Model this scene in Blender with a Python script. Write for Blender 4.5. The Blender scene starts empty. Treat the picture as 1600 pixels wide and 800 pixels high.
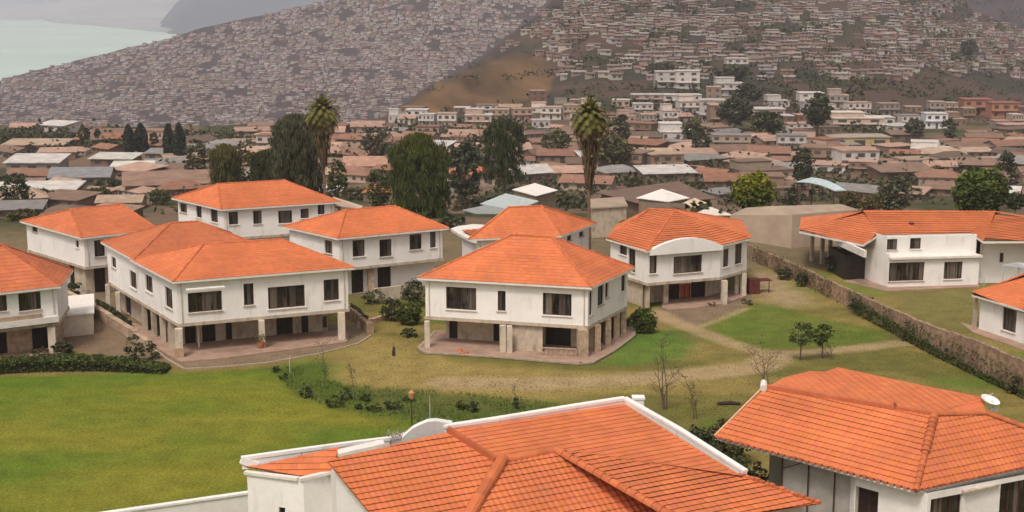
import bpy, math, random
import numpy as np
from mathutils import Vector, Matrix
random.seed(7); np.random.seed(7)
R = math.radians
scn = bpy.context.scene
col = scn.collection

# ------------------------------------------------------------------ camera, world, sun, exposure
F = 2200.0; HC = 30.0
PITCH = math.atan(420.0 / F)
SP, CP = math.sin(PITCH), math.cos(PITCH)
cam_d = bpy.data.cameras.new('camera'); cam = bpy.data.objects.new('camera', cam_d); col.objects.link(cam)
cam.location = (0, 0, HC); cam.rotation_euler = (math.pi / 2 - PITCH, 0, 0)
cam_d.sensor_width = 36; cam_d.lens = 36 * F / 1600.0
cam_d.clip_start = 1; cam_d.clip_end = 40000
scn.camera = cam
SUN_EL, SUN_ROT = R(58), R(205)
w = bpy.data.worlds.new('World'); scn.world = w; w.use_nodes = True
nt = w.node_tree; bg = nt.nodes['Background']
sky = nt.nodes.new('ShaderNodeTexSky'); sky.sky_type = 'NISHITA'; sky.sun_disc = False
sky.sun_elevation = SUN_EL; sky.sun_rotation = SUN_ROT
sky.air_density = 1.0; sky.dust_density = 6.0; sky.ozone_density = 1.0
hs = nt.nodes.new('ShaderNodeHueSaturation'); hs.inputs['Saturation'].default_value = 0.25
nt.links.new(sky.outputs[0], hs.inputs['Color']); tint = nt.nodes.new('ShaderNodeMix'); tint.data_type = 'RGBA'; tint.blend_type = 'MULTIPLY'; tint.inputs[0].default_value = 1; tint.inputs[7].default_value = (1.055, .985, .94, 1)
nt.links.new(hs.outputs[0], tint.inputs[6]); nt.links.new(tint.outputs[2], bg.inputs[0])
bg.inputs[1].default_value = 0.108
sl = bpy.data.lights.new('sun', 'SUN'); sun = bpy.data.objects.new('sun', sl); col.objects.link(sun)
sl.energy = 1.5; sl.angle = R(11); sl.color = (1.0, 0.90, 0.78)
sdir = Vector((math.sin(SUN_ROT) * math.cos(SUN_EL), math.cos(SUN_ROT) * math.cos(SUN_EL), math.sin(SUN_EL)))
sun.rotation_euler = sdir.to_track_quat('Z', 'Y').to_euler(); sun.location = (0, 0, 150)
scn.view_settings.view_transform = 'Standard'; scn.view_settings.look = 'None'
scn.view_settings.gamma = 1.0; scn.view_settings.use_curve_mapping = False
scn.view_settings.exposure = 0.20
scn.cycles.use_denoising = True
scn.cycles.max_bounces = 5; scn.cycles.diffuse_bounces = 3; scn.cycles.glossy_bounces = 2
scn.cycles.volume_bounces = 1; scn.cycles.transparent_max_bounces = 6

# ------------------------------------------------------------------ picture <-> world helpers
def S(y):
    v = y - 400.0
    return (F * SP + v * CP) / (F * CP - v * SP)
def W(px, py, z=0.0):                       # point where the sight line meets height z
    u, v = px - 800.0, py - 400.0
    t = (HC - z) / (F * SP + v * CP)
    return Vector((u * t, (F * CP - v * SP) * t, z))
def ray(px, py):
    u, v = px - 800.0, py - 400.0
    return Vector((u, F * CP - v * SP, -(F * SP + v * CP)))
CAM = Vector((0, 0, HC))
def on_plane(px, py, p0, n):
    d = ray(px, py); t = (p0 - CAM).dot(n) / d.dot(n)
    return CAM + d * t
def smooth(t): t = np.clip(t, 0, 1); return t * t * (3 - 2 * t)

# ------------------------------------------------------------------ value noise (numpy) for land forms
_tab = np.random.rand(256, 256)
def vnoise(x, y):
    x = np.asarray(x, float); y = np.asarray(y, float)
    xi = np.floor(x).astype(int); yi = np.floor(y).astype(int); fx = smooth(x - xi); fy = smooth(y - yi)
    a = _tab[xi & 255, yi & 255]; b = _tab[(xi + 1) & 255, yi & 255]; c = _tab[xi & 255, (yi + 1) & 255]; d = _tab[(xi + 1) & 255, (yi + 1) & 255]
    return (a * (1 - fx) + b * fx) * (1 - fy) + (c * (1 - fx) + d * fx) * fy
def fbm(x, y, o=4):
    s = 0; a = 0.5; t = 0
    for i in range(o): s = s + a * vnoise(x * 2 ** i + 17 * i, y * 2 ** i + 31 * i); t += a; a *= .55
    return s / t
FLOOR = -22.0
C2P = [-300, 520, 575, 620, 660, 700, 745, 785, 825, 855, 885, 930, 1400, 1470, 1530, 1600, 1700, 2200]
C2Y = [206, 206, 200, 172, 148, 120, 98, 68, 38, 12, -25, -70, -70, -8, 18, 46, 80, 150]
R2P = [-300, 560, 700, 900, 1400, 1600, 2200]
R2R = [640, 640, 880, 1150, 1250, 1450, 1500]
C1P = [-600, -200, 0, 130, 260, 400, 500, 560, 700, 2300]
C1Y = [230, 180, 123, 92, 60, 25, 3, -14, -50, -60]
def tz(X, Y):
    X = np.asarray(X, float); Y = np.asarray(Y, float)
    P = 800 + 2240 * X / np.maximum(Y, 1)
    base = FLOOR * smooth((Y - 172) / 150.0)
    z = base.copy() if hasattr(base, 'copy') else base
    rough = (fbm(X / 40, Y / 60) - .5) * 2.4 * smooth((Y - 200) / 120)
    z = z + rough
    st = 540.0
    ys = 400 + 0 * Y
    tn = (HC - FLOOR) / st
    ys = 400 + F * np.tan(np.arctan(tn) - PITCH)
    c2 = np.interp(P, C2P, C2Y) + (fbm(P / 60, P * 0 + 3.3) - .5) * 14; rc = np.interp(P, R2P, R2R)
    t = np.clip((Y - st) / (rc - st), 0, 1)
    row = ys + (c2 - ys) * (t ** .92)
    h2 = HC - Y * ((F * SP + (row - 400) * CP) / (F * CP - (row - 400) * SP)) + (fbm(X / 70, Y / 90, 3) - .5) * 5 * np.clip(t * 3, 0, 1)
    h2 = h2 - np.clip((Y - rc) / 620.0, 0, 1) ** .8 * (h2 + 150)
    z = np.where(Y > st, h2 + rough * np.clip(1 - t * 3, 0, 1), z)
    s1 = 1500.0; r1 = 2350.0
    c1 = np.interp(P, C1P, C1Y) + (fbm(P / 45, P * 0 + 9.1) - .5) * 8
    t = np.clip((Y - s1) / (r1 - s1), 0, 1)
    row = 226 + (c1 - 226) * t
    h1 = HC - Y * ((F * SP + (row - 400) * CP) / (F * CP - (row - 400) * SP)) + (fbm(X / 160, Y / 160, 4) - .5) * 26 * np.clip(t * 4, 0, 1) * np.clip((1 - t) * 4, 0.15, 1)
    h1 = h1 - np.clip((Y - r1) / 800.0, 0, 1) * (h1 + 210)
    z = np.where(Y > s1, np.maximum(h1, np.where(Y < 2600, z, -400)), z)
    return z
_Ys = np.concatenate([np.arange(60, 700, .5), np.arange(700, 2500, 3)])
def ground(px, py, ymin=60):
    u, v = px - 800.0, py - 400.0
    kx = u / (F * CP - v * SP); s = S(py)
    Y = _Ys[_Ys >= ymin]; hz = HC - Y * s; g = tz(kx * Y, Y)
    k = np.nonzero(hz <= g)[0]
    i = k[0] if len(k) else len(Y) - 1
    return Vector((kx * Y[i], Y[i], float(g[i])))
def pxw(p):                                    # pixels per metre at a point
    return F / (p.y * CP + (HC - p.z) * SP)

# ------------------------------------------------------------------ mesh builder
ORG = {}
class MB:
    def __init__(s): s.v = []; s.f = []; s.c = []
    def poly(s, pts, c=(1, 1, 1)):
        b = len(s.v); s.v.extend([tuple(p) for p in pts]); s.f.append(tuple(range(b, b + len(pts)))); s.c.extend([c] * len(pts))
    def mesh(s, vs, fs, c=(1, 1, 1)):
        b = len(s.v); s.v.extend([tuple(p) for p in vs]); s.f.extend([tuple(b + i for i in f) for f in fs]); s.c.extend([c] * len(vs))
    def prism(s, pts, z0, z1, c=(1, 1, 1), cap=True):    # pts counterclockwise xy
        n = len(pts)
        a = sum(pts[i][0] * pts[(i + 1) % n][1] - pts[(i + 1) % n][0] * pts[i][1] for i in range(n))
        if a < 0: pts = pts[::-1]
        lo = [(p[0], p[1], z0 if not callable(z0) else z0(p)) for p in pts]; hi = [(p[0], p[1], z1 if not callable(z1) else z1(p)) for p in pts]
        fs = [(i, (i + 1) % n, n + (i + 1) % n, n + i) for i in range(n)]
        if cap: fs += [tuple(range(n - 1, -1, -1)), tuple(range(n, 2 * n))]
        s.mesh(lo + hi, fs, c)
    def box(s, cx, cy, z0, z1, wx, wy, a=0, c=(1, 1, 1)):
        ca, sa = math.cos(a), math.sin(a)
        s.prism([(cx + x * ca - y * sa, cy + x * sa + y * ca) for x, y in ((-wx / 2, -wy / 2), (wx / 2, -wy / 2), (wx / 2, wy / 2), (-wx / 2, wy / 2))], z0, z1, c)
    def beam(s, A, B, wd, ht, c=(1, 1, 1), up=Vector((0, 0, 1))):
        A = Vector(A); B = Vector(B); d = (B - A).normalized(); sd = d.cross(up).normalized() * wd / 2; u = sd.cross(d).normalized() * ht / 2
        vs = [A - sd - u, A + sd - u, A + sd + u, A - sd + u, B - sd - u, B + sd - u, B + sd + u, B - sd + u]
        s.mesh(vs, [(0, 3, 2, 1), (4, 5, 6, 7), (0, 1, 5, 4), (1, 2, 6, 5), (2, 3, 7, 6), (3, 0, 4, 7)], c)
    def tube(s, pts, rad, n=7, c=(1, 1, 1), cap=True):
        pts = [Vector(p) for p in pts]; vs = []; fs = []
        for i, p in enumerate(pts):
            d = (pts[min(i + 1, len(pts) - 1)] - pts[max(i - 1, 0)]).normalized()
            a = d.cross(Vector((0, 1, 0)) if abs(d.y) < .9 else Vector((1, 0, 0))).normalized(); b = d.cross(a)
            for k in range(n):
                t = 2 * math.pi * k / n; vs.append(p + (a * math.cos(t) + b * math.sin(t)) * rad[i])
        for i in range(len(pts) - 1):
            for k in range(n):
                k2 = (k + 1) % n; fs.append((i * n + k, i * n + k2, (i + 1) * n + k2, (i + 1) * n + k))
        if cap: fs.append(tuple(range(n))); fs.append(tuple((len(pts) - 1) * n + k for k in range(n - 1, -1, -1)))
        s.mesh(vs, fs, c)
    def build(s, name, mat, parent=None, org=None, smooth_=False):
        if not s.v: return None
        o3 = Vector(org) if org is not None else (ORG[parent.name] if parent else Vector((0, 0, 0)))
        me = bpy.data.meshes.new(name); va = np.array(s.v, dtype=np.float32) - np.array(o3, dtype=np.float32)
        me.from_pydata(va.tolist(), [], s.f)
        ca = me.color_attributes.new('Col', 'FLOAT_COLOR', 'POINT')
        c4 = np.ones((len(s.v), 4), dtype=np.float32); c4[:, :3] = np.array(s.c, dtype=np.float32); ca.data.foreach_set('color', c4.ravel())
        me.materials.append(mat)
        if smooth_: me.polygons.foreach_set('use_smooth', [True] * len(me.polygons))
        me.update()
        o = bpy.data.objects.new(name, me); col.objects.link(o)
        if parent: o.parent = parent
        else: o.location = o3
        ORG[o.name] = o3
        return o
def tag(o, label=None, cat=None, group=None, kind=None):
    if label: o['label'] = label
    if cat: o['category'] = cat
    if group: o['group'] = group
    if kind: o['kind'] = kind
    return o
def empty(name, loc, label, cat, group=None):
    o = bpy.data.objects.new(name, None); col.objects.link(o); o.location = loc; o.empty_display_size = .5
    ORG[o.name] = Vector(loc); return tag(o, label, cat, group)
def copy_tree(o, parent=None, color=None):
    c = o.copy(); col.objects.link(c); c.parent = parent
    for ch in o.children: copy_tree(ch, c)
    return c

# ------------------------------------------------------------------ materials
MATS = {}
def pm(name, base=(.8, .8, .8), rough=.8, ns=3.0, na=.2, bump=.0, bs=20, vcol=False, ocol=False, metal=0, spec=.3, stretch=(1, 1, 1), trans=False, dark=None, dth=(.5, .7), ds=1.0, dstretch=(1, 1, 1), mid=None, ns2=0, na2=.2):
    m = bpy.data.materials.new(name); m.use_nodes = True; t = m.node_tree; N = t.nodes; L = t.links
    p = N['Principled BSDF']; p.inputs['Roughness'].default_value = rough; p.inputs['Metallic'].default_value = metal
    p.inputs['Specular IOR Level'].default_value = spec
    g = N.new('ShaderNodeTexCoord'); 
    def noise(sc, det=4, st=(1, 1, 1)):
        mp = N.new('ShaderNodeMapping'); mp.inputs['Scale'].default_value = st; L.new(g.outputs['Object'], mp.inputs[0])
        n = N.new('ShaderNodeTexNoise'); n.inputs['Scale'].default_value = sc; n.inputs['Detail'].default_value = det; L.new(mp.outputs[0], n.inputs['Vector']); return n
    def mul(a, b):
        x = N.new('ShaderNodeMix'); x.data_type = 'RGBA'; x.blend_type = 'MULTIPLY'; x.inputs[0].default_value = 1
        L.new(a, x.inputs[6]); L.new(b, x.inputs[7]); return x.outputs[2]
    rgb = N.new('ShaderNodeRGB'); rgb.outputs[0].default_value = (*base, 1); c = rgb.outputs[0]
    if vcol:
        a = N.new('ShaderNodeAttribute'); a.attribute_name = 'Col'; c = mul(c, a.outputs['Color'])
    if ocol:
        a = N.new('ShaderNodeObjectInfo'); c = mul(c, a.outputs['Color'])
    n = noise(ns, 5, stretch); r = N.new('ShaderNodeMapRange'); L.new(n.outputs[0], r.inputs[0]); r.inputs[1].default_value = .3; r.inputs[2].default_value = .7
    r.inputs[3].default_value = 1 - na; r.inputs[4].default_value = 1 + na
    cc = N.new('ShaderNodeCombineColor')
    for i in range(3): L.new(r.outputs[0], cc.inputs[i])
    c = mul(c, cc.outputs[0])
    if ns2:
        nf_ = noise(ns2, 3); rf_ = N.new('ShaderNodeMapRange'); L.new(nf_.outputs[0], rf_.inputs[0]); rf_.inputs[1].default_value = .3; rf_.inputs[2].default_value = .7; rf_.inputs[3].default_value = 1 - na2; rf_.inputs[4].default_value = 1 + na2
        cf_ = N.new('ShaderNodeCombineColor')
        for i in range(3): L.new(rf_.outputs[0], cf_.inputs[i])
        c = mul(c, cf_.outputs[0])
    if dark:
        n2 = noise(ds, 6, dstretch); r2 = N.new('ShaderNodeMapRange'); L.new(n2.outputs[0], r2.inputs[0]); r2.inputs[1].default_value = dth[0]; r2.inputs[2].default_value = dth[1]
        x = N.new('ShaderNodeMix'); x.data_type = 'RGBA'; L.new(r2.outputs[0], x.inputs[0]); L.new(c, x.inputs[6])
        d = N.new('ShaderNodeRGB'); d.outputs[0].default_value = (*dark, 1); L.new(d.outputs[0], x.inputs[7]); c = x.outputs[2]
    L.new(c, p.inputs['Base Color'])
    if bump:
        n3 = noise(bs, 4); b = N.new('ShaderNodeBump'); b.inputs['Strength'].default_value = bump; b.inputs['Distance'].default_value = .05
        L.new(n3.outputs[0], b.inputs['Height']); L.new(b.outputs[0], p.inputs['Normal'])
    MATS[name] = m; return m
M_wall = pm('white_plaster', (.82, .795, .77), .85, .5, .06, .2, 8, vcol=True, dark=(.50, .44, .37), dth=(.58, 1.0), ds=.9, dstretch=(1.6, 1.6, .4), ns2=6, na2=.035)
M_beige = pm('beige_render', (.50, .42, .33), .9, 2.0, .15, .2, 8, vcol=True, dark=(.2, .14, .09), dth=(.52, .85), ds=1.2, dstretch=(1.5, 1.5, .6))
M_cream = pm('cream_render', (.60, .52, .42), .9, 2.0, .12, .2, 8, vcol=True, dark=(.3, .22, .15), dth=(.55, .85), ds=1.2)
M_stone = pm('tan_stone', (.42, .31, .22), .95, 3.0, .3, .4, 6, vcol=True)
M_tile = pm('terracotta_tile', (.60, .172, .066), .8, .35, .14, .1, 30, vcol=True, dark=(.46, .15, .07), dth=(.55, .9), ds=.55)
M_cap = pm('ridge_tile', (.54, .155, .06), .8, 1.5, .15, .2, 20, vcol=True)
M_under = pm('roof_underlay', (.36, .10, .04), .95, 2, .2)
M_trim = pm('white_trim', (.74, .70, .65), .7, 2, .08, vcol=True, dark=(.4, .35, .3), dth=(.6, .9), ds=1.5)
M_frame = pm('dark_wood', (.075, .035, .022), .6, 6, .3, vcol=True)
M_glass = pm('window_glass', (.022, .018, .017), .12, 1.2, .7, spec=.5, dark=(.10, .085, .07), dth=(.55, .62), ds=1.4, dstretch=(1, 1, .15))
M_curt = pm('curtain', (.13, .105, .085), .9, 9, .3, vcol=True, stretch=(3, 3, .1))
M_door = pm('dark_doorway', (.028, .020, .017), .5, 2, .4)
M_orange = pm('orange_door', (.45, .10, .03), .6, 3, .15)
M_patio = pm('patio_slab', (.36, .24, .18), .9, 1.2, .2, .1, 10, dark=(.2, .14, .1), dth=(.5, .8), ds=.6)
M_kerb = pm('kerb_stone', (.34, .27, .20), .9, 2, .2)
M_leaf = pm('foliage', (1, 1, 1), .75, .6, .2, vcol=True, spec=.2)
M_bark = pm('bark', (.12, .085, .06), .95, 6, .3, .3, 20, vcol=True)
M_brick = pm('garden_brick', (.32, .215, .145), .95, 2.5, .35, .6, 5, vcol=True, dark=(.13, .10, .06), dth=(.48, .8), ds=1.1)
M_vwall = pm('village_wall', (1, 1, 1), .9, .5, .16, ocol=True, dark=(.12, .09, .07), dth=(.55, .85), ds=.5)
M_vroof = pm('village_roof', (1, 1, 1), .85, .35, .22, .3, 3, ocol=True, dark=(.13, .09, .07), dth=(.55, .9), ds=.3, stretch=(1, 3, 1))
M_vwin = pm('village_opening', (.085, .065, .055), .6, 1, .3)
M_far = pm('hillside_house', (1, 1, 1), .9, .08, .12, vcol=True)
M_metal = pm('pale_metal', (.55, .60, .62), .5, 1, .1, metal=.2, vcol=True)
M_pot = pm('terracotta_pot', (.40, .15, .07), .8, 4, .2)
M_cloth = pm('dark_red_boards', (.11, .03, .025), .8, 3, .3)

# ------------------------------------------------------------------ terrain with ground colours
def seg_dist(X, Y, poly, closed=True):
    d = np.full(X.shape, 1e9); n = len(poly)
    for i in range(n if closed else n - 1):
        ax, ay = poly[i][:2]; bx, by = poly[(i + 1) % n][:2]; dx, dy = bx - ax, by - ay; L2 = dx * dx + dy * dy + 1e-9
        t = np.clip(((X - ax) * dx + (Y - ay) * dy) / L2, 0, 1); d = np.minimum(d, np.hypot(X - ax - t * dx, Y - ay - t * dy))
    return d
def inside(X, Y, poly):
    r = np.zeros(X.shape, bool); n = len(poly); j = n - 1
    for i in range(n):
        xi, yi = poly[i][:2]; xj, yj = poly[j][:2]
        with np.errstate(divide='ignore', invalid='ignore'):
            c = ((yi > Y) != (yj > Y)) & (X < (xj - xi) * (Y - yi) / (yj - yi + 1e-12) + xi)
        r ^= c; j = i
    return r
def wp(pts, z=0): return [W(x, y, z) for x, y in pts]
BR_LAWN = wp([(-700, 600), (-300, 590), (0, 588), (270, 584), (330, 582), (420, 577), (505, 569), (511, 576), (512, 590), (530, 600), (560, 609), (600, 640), (680, 664), (800, 668), (900, 660), (960, 700), (800, 1500), (-2500, 1500)])
ROUGH = wp([(415, 577), (505, 569), (514, 592), (532, 600), (600, 607), (700, 612), (790, 622), (900, 634), (985, 640), (985, 668), (850, 668), (720, 668), (620, 655), (560, 645), (500, 632), (455, 612), (440, 595)])
DRY = wp([(516, 592), (550, 545), (590, 528), (640, 552), (760, 568), (900, 582), (1040, 585), (1180, 560), (1230, 566), (1120, 592), (980, 612), (860, 622), (740, 616), (620, 606), (545, 604)])
GPATCH = wp([(1094, 508), (1130, 493), (1165, 477), (1215, 474), (1262, 490), (1300, 500), (1375, 518), (1385, 530), (1330, 541), (1260, 540), (1190, 545), (1140, 527)])
GPATCH2 = wp([(985, 505), (1010, 520), (1050, 515), (1085, 538), (1075, 560), (1000, 570), (925, 572), (960, 552), (985, 530)])
DIRT = wp([(1180, 425), (1215, 430), (1250, 452), (1275, 478), (1230, 482), (1190, 470), (1170, 450)])
YARD = wp([(1385, 455), (1525, 450), (1540, 520), (1480, 515), (1430, 495)])
APRONS = [wp([(236, 543), (262, 562), (288, 577), (345, 574), (420, 567), (500, 553), (560, 537), (580, 524), (560, 505), (300, 520), (200, 500)]), wp([(1028, 486), (1050, 502), (1090, 508), (1150, 485), (1178, 468), (1168, 455), (1030, 470)])]
PATHS = [(wp([(1028, 488), (1050, 502), (1090, 517), (1135, 534), (1188, 551), (1250, 553), (1330, 545), (1420, 535)]), 1.0),
         (wp([(700, 598), (860, 600), (1000, 592), (1090, 584), (1180, 574), (1210, 560)]), 1.7),
         (wp([(1050, 502), (1090, 512), (1130, 497), (1165, 482)]), .35)]
COURT = wp([(60, 455), (130, 440), (170, 450), (285, 575), (200, 560), (90, 545), (-50, 560), (-60, 470)])
def ground_colour(X, Y, P):
    wob = (fbm(X / 3, Y / 3) - .5) * 1.6; wob2 = (fbm(X / 9 + 5, Y / 9 + 8) - .5)
    olive = np.array([.130, .120, .032]); dry = np.array([.275, .205, .068]); green = np.array([.068, .140, .014]); ygreen = np.array([.190, .180, .024])
    c = np.zeros(X.shape + (3,)); c[:] = olive
    k = smooth((fbm(X / 14, Y / 5) - .35) * 4)[..., None]; c = c * (1 - k * .6) + dry * k * .6
    g = smooth((fbm(X / 7 + 40, Y / 7) - .55) * 6)[..., None]; c = c * (1 - g * .5) + green * 1.2 * g * .5
    def blend(c, poly, colr, wdt, amt=1.0, wb=1.0):
        d = seg_dist(X, Y, poly); sd = np.where(inside(X, Y, poly), d, -d) + wob * wb
        k = (smooth(sd / wdt + .5) * amt)[..., None]; return c * (1 - k) + colr * k
    c = blend(c, DRY, dry, 3.0, .9)
    bl = green + (ygreen - green) * np.where(P < 560, 1, 1)[..., None] * (smooth((fbm(X / 11 + 9, Y / 7 + 3, 4) - .28) * 2.2) * .65 + .30)[..., None] * smooth((113 - Y) / 12)[..., None]
    c = blend(c, BR_LAWN, bl, .5, 1, .25)
    c = blend(c, ROUGH, np.array([.060, .090, .018]), 2.2, .75, 1.2)
    c = blend(c, GPATCH2, green * 1.1 + .01, 2.0, .8)
    c = blend(c, GPATCH, green * .9 + np.array([.030, .014, .006]), 1.8, .75, 1.0)
    c = blend(c, DIRT, np.array([.34, .25, .15]), 3.0, .8, 1.5)
    c = blend(c, YARD, np.array([.17, .15, .05]), 1.5, .9)
    for ap_ in APRONS: c = blend(c, ap_, np.array([.20, .145, .10]), .6, .95, .2)
    for poly, hw in PATHS:
        d = seg_dist(X, Y, poly, False) + wob * .25; k = (smooth((hw - d) / 1.0 + .5) * .8)[..., None]; c = c * (1 - k) + np.array([.34, .25, .14]) * k
    # bare earth between and behind the houses
    e = np.array([.17, .125, .085]); k = smooth((Y - (132 + 4 * wob2) + np.where((P > 950), -14, 0)) / 8)[..., None]
    c = c * (1 - k * .8) + e * k * .8
    c = blend(c, COURT, np.array([.19, .135, .09]), 1.0, .95, .5)
    k = smooth((Y - 165) / 20)[..., None]; veg = smooth((fbm(X / 18 + 3, Y / 22 + 7) - .45) * 5)[..., None]
    vill = np.array([.17, .115, .08]) * (1 - veg) + np.array([.060, .064, .028]) * veg
    c = c * (1 - k) + vill * k
    # hills
    k = smooth((Y - 540) / 60)[..., None]; veg = smooth((fbm(X / 45, Y / 60) - .42) * 5)[..., None]
    hill = np.array([.090, .060, .048]) * (1 - veg) + np.array([.048, .046, .032]) * veg
    c = c * (1 - k) + hill * k
    # bare ochre spur
    row = 400 + F * np.tan(np.arctan((HC - tz(X, Y)) / Y) - PITCH)
    spur = [(612, 174), (650, 154), (700, 121), (750, 93), (800, 84), (850, 96), (866, 112), (860, 140), (845, 158), (800, 165), (740, 164), (690, 178), (640, 182)]
    PR = 800 + (X / Y) * (F * CP - (row - 400) * SP)
    m = (Y > 545) & (Y < 1200)
    d = seg_dist(PR, row, spur); sd = np.where(inside(PR, row, spur), d, -d) + (fbm(X / 14, Y / 30) - .5) * 22
    k = (smooth(sd / 8 + .5) * m)[..., None]
    st = np.clip(fbm(X / 12 + Y / 90, Y / 160 + 4, 5) * 1.5 - .25, 0, 1)[..., None]
    c = c * (1 - k) + (np.array([.145, .088, .042]) * (.35 + 1.2 * st)) * k
    dc = np.abs(row - np.interp(PR, C2P, C2Y) - 5); k = (smooth((9 - dc) / 5) * m * (PR > 690) * (PR < 890) * .4)[..., None]; c = c * (1 - k) + np.array([.05, .045, .045]) * k
    k = smooth((Y - 1400) / 200)[..., None]; c = c * (1 - k) + (np.array([.055, .042, .040]) * (.7 + .6 * fbm(X / 60, Y / 60)[..., None])) * k
    return c, k * 0
pxs = np.concatenate([np.arange(-1400, -100, 20), np.arange(-100, 1700, 3.0), np.arange(1700, 3001, 20)])
Ys = np.concatenate([np.arange(20, 60, 4), np.arange(60, 175, .5), np.arange(175, 560, 2.2), np.arange(560, 1500, 9), np.arange(1500, 3600, 16)])
PP, YY = np.meshgrid(pxs, Ys); XX = (PP - 800) / 2240 * YY
ZZ = tz(XX, YY)
CC, _ = ground_colour(XX, YY, PP)
nv, nu = PP.shape
me = bpy.data.meshes.new('terrain'); me.vertices.add(nu * nv)
me.vertices.foreach_set('co', np.stack([XX, YY, ZZ], -1).astype(np.float32).ravel())
idx = np.arange(nu * nv).reshape(nv, nu); q = np.stack([idx[:-1, :-1], idx[:-1, 1:], idx[1:, 1:], idx[1:, :-1]], -1).reshape(-1, 4)
me.loops.add(q.size); me.loops.foreach_set('vertex_index', q.ravel().astype(np.int32)); me.polygons.add(len(q))
me.polygons.foreach_set('loop_start', (np.arange(len(q)) * 4).astype(np.int32)); me.polygons.foreach_set('loop_total', np.full(len(q), 4, np.int32))
me.polygons.foreach_set('use_smooth', [True] * len(q))
me.update(calc_edges=True)
ca = me.color_attributes.new('Col', 'FLOAT_COLOR', 'POINT'); c4 = np.ones((nu * nv, 4), np.float32); c4[:, :3] = CC.reshape(-1, 3); ca.data.foreach_set('color', c4.ravel())
M_ground = pm('ground', (1, 1, 1), .95, .6, .16, .5, 7, vcol=True, spec=.1, ns2=5.0, na2=.30)
me.materials.append(M_ground)
ter = bpy.data.objects.new('ground', me); col.objects.link(ter); tag(ter, kind='structure')

# sea and the far coast
SEA = -165.0
mb = MB(); mb.poly([(-9000, 2300, SEA), (6000, 2300, SEA), (6000, 14500, SEA), (-9000, 14500, SEA)])
M_sea = pm('sea', (.52, .68, .58), .45, .002, .12, spec=.5)
tag(mb.build('sea', M_sea), kind='structure')
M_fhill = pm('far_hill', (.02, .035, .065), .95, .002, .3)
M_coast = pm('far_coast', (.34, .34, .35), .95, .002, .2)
def far_hill(Y0, pts, depth, name, mt=M_fhill):
    mb = MB(); n = 40; g = []
    ps = np.linspace(pts[0][0], pts[-1][0], 90)
    tops = np.interp(ps, [p[0] for p in pts], [p[1] for p in pts])
    for j in range(n + 1):
        t = j / n; rw = []
        for i, p in enumerate(ps):
            Yt = Y0 + depth * t; sh = math.sin(min(t * 1.15, 1) * math.pi / 2)
            ztop = HC - (Y0 + depth * .8) * S(tops[i] + (fbm(p / 30, Y0 / 100.) - .5) * 6)
            z = SEA - 15 + (ztop - SEA + 15) * sh + (fbm(p / 25, t * 5 + Y0) - .5) * 90 * t * (1 - t) * 2
            rw.append(((p - 800) / 2240 * Yt, Yt, z))
        g.append(rw)
    vs = [v for rw in g for v in rw]; k = len(ps)
    fs = [(j * k + i, j * k + i + 1, (j + 1) * k + i + 1, (j + 1) * k + i) for j in range(n) for i in range(k - 1)]
    mb.mesh(vs, fs); tag(mb.build(name, mt, smooth_=True), kind='structure')
far_hill(5900, [(225, 56), (245, 44), (258, 22), (275, 4), (300, -14), (400, -30), (1000, -60), (2400, -60)], 1800, 'far_headland')
far_hill(8300, [(-600, 2), (-100, 4), (60, 8), (100, 2), (160, -6), (300, -14), (500, -30)], 3000, 'far_hill', M_coast)
mb = MB()
mb.prism([((p - 800) / 2240 * Y, Y) for p, Y in [(84, 7900), (130, 7500), (200, 6700), (260, 6200), (330, 6300), (330, 8600), (60, 8800)]], SEA - 5, SEA + 16)
tag(mb.build('far_shore', M_coast), kind='structure')

# ------------------------------------------------------------------ haze
def build_haze():
    mb = MB(); mb.prism([(-9500, -60), (9500, -60), (9500, 15000), (-9500, 15000)], -425, 520)
    m = bpy.data.materials.new('haze'); m.use_nodes = True; t = m.node_tree; t.nodes.remove(t.nodes['Principled BSDF'])
    v = t.nodes.new('ShaderNodeVolumePrincipled'); v.inputs['Density'].default_value = 1.5e-4; v.inputs['Color'].default_value = (.86, .87, .98, 1); v.inputs['Anisotropy'].default_value = 0.2
    t.links.new(v.outputs[0], t.nodes['Material Output'].inputs['Volume'])
    o = mb.build('haze', m); tag(o, 'pale haze in the air over the whole valley', 'haze', kind='stuff')
build_haze()

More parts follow.
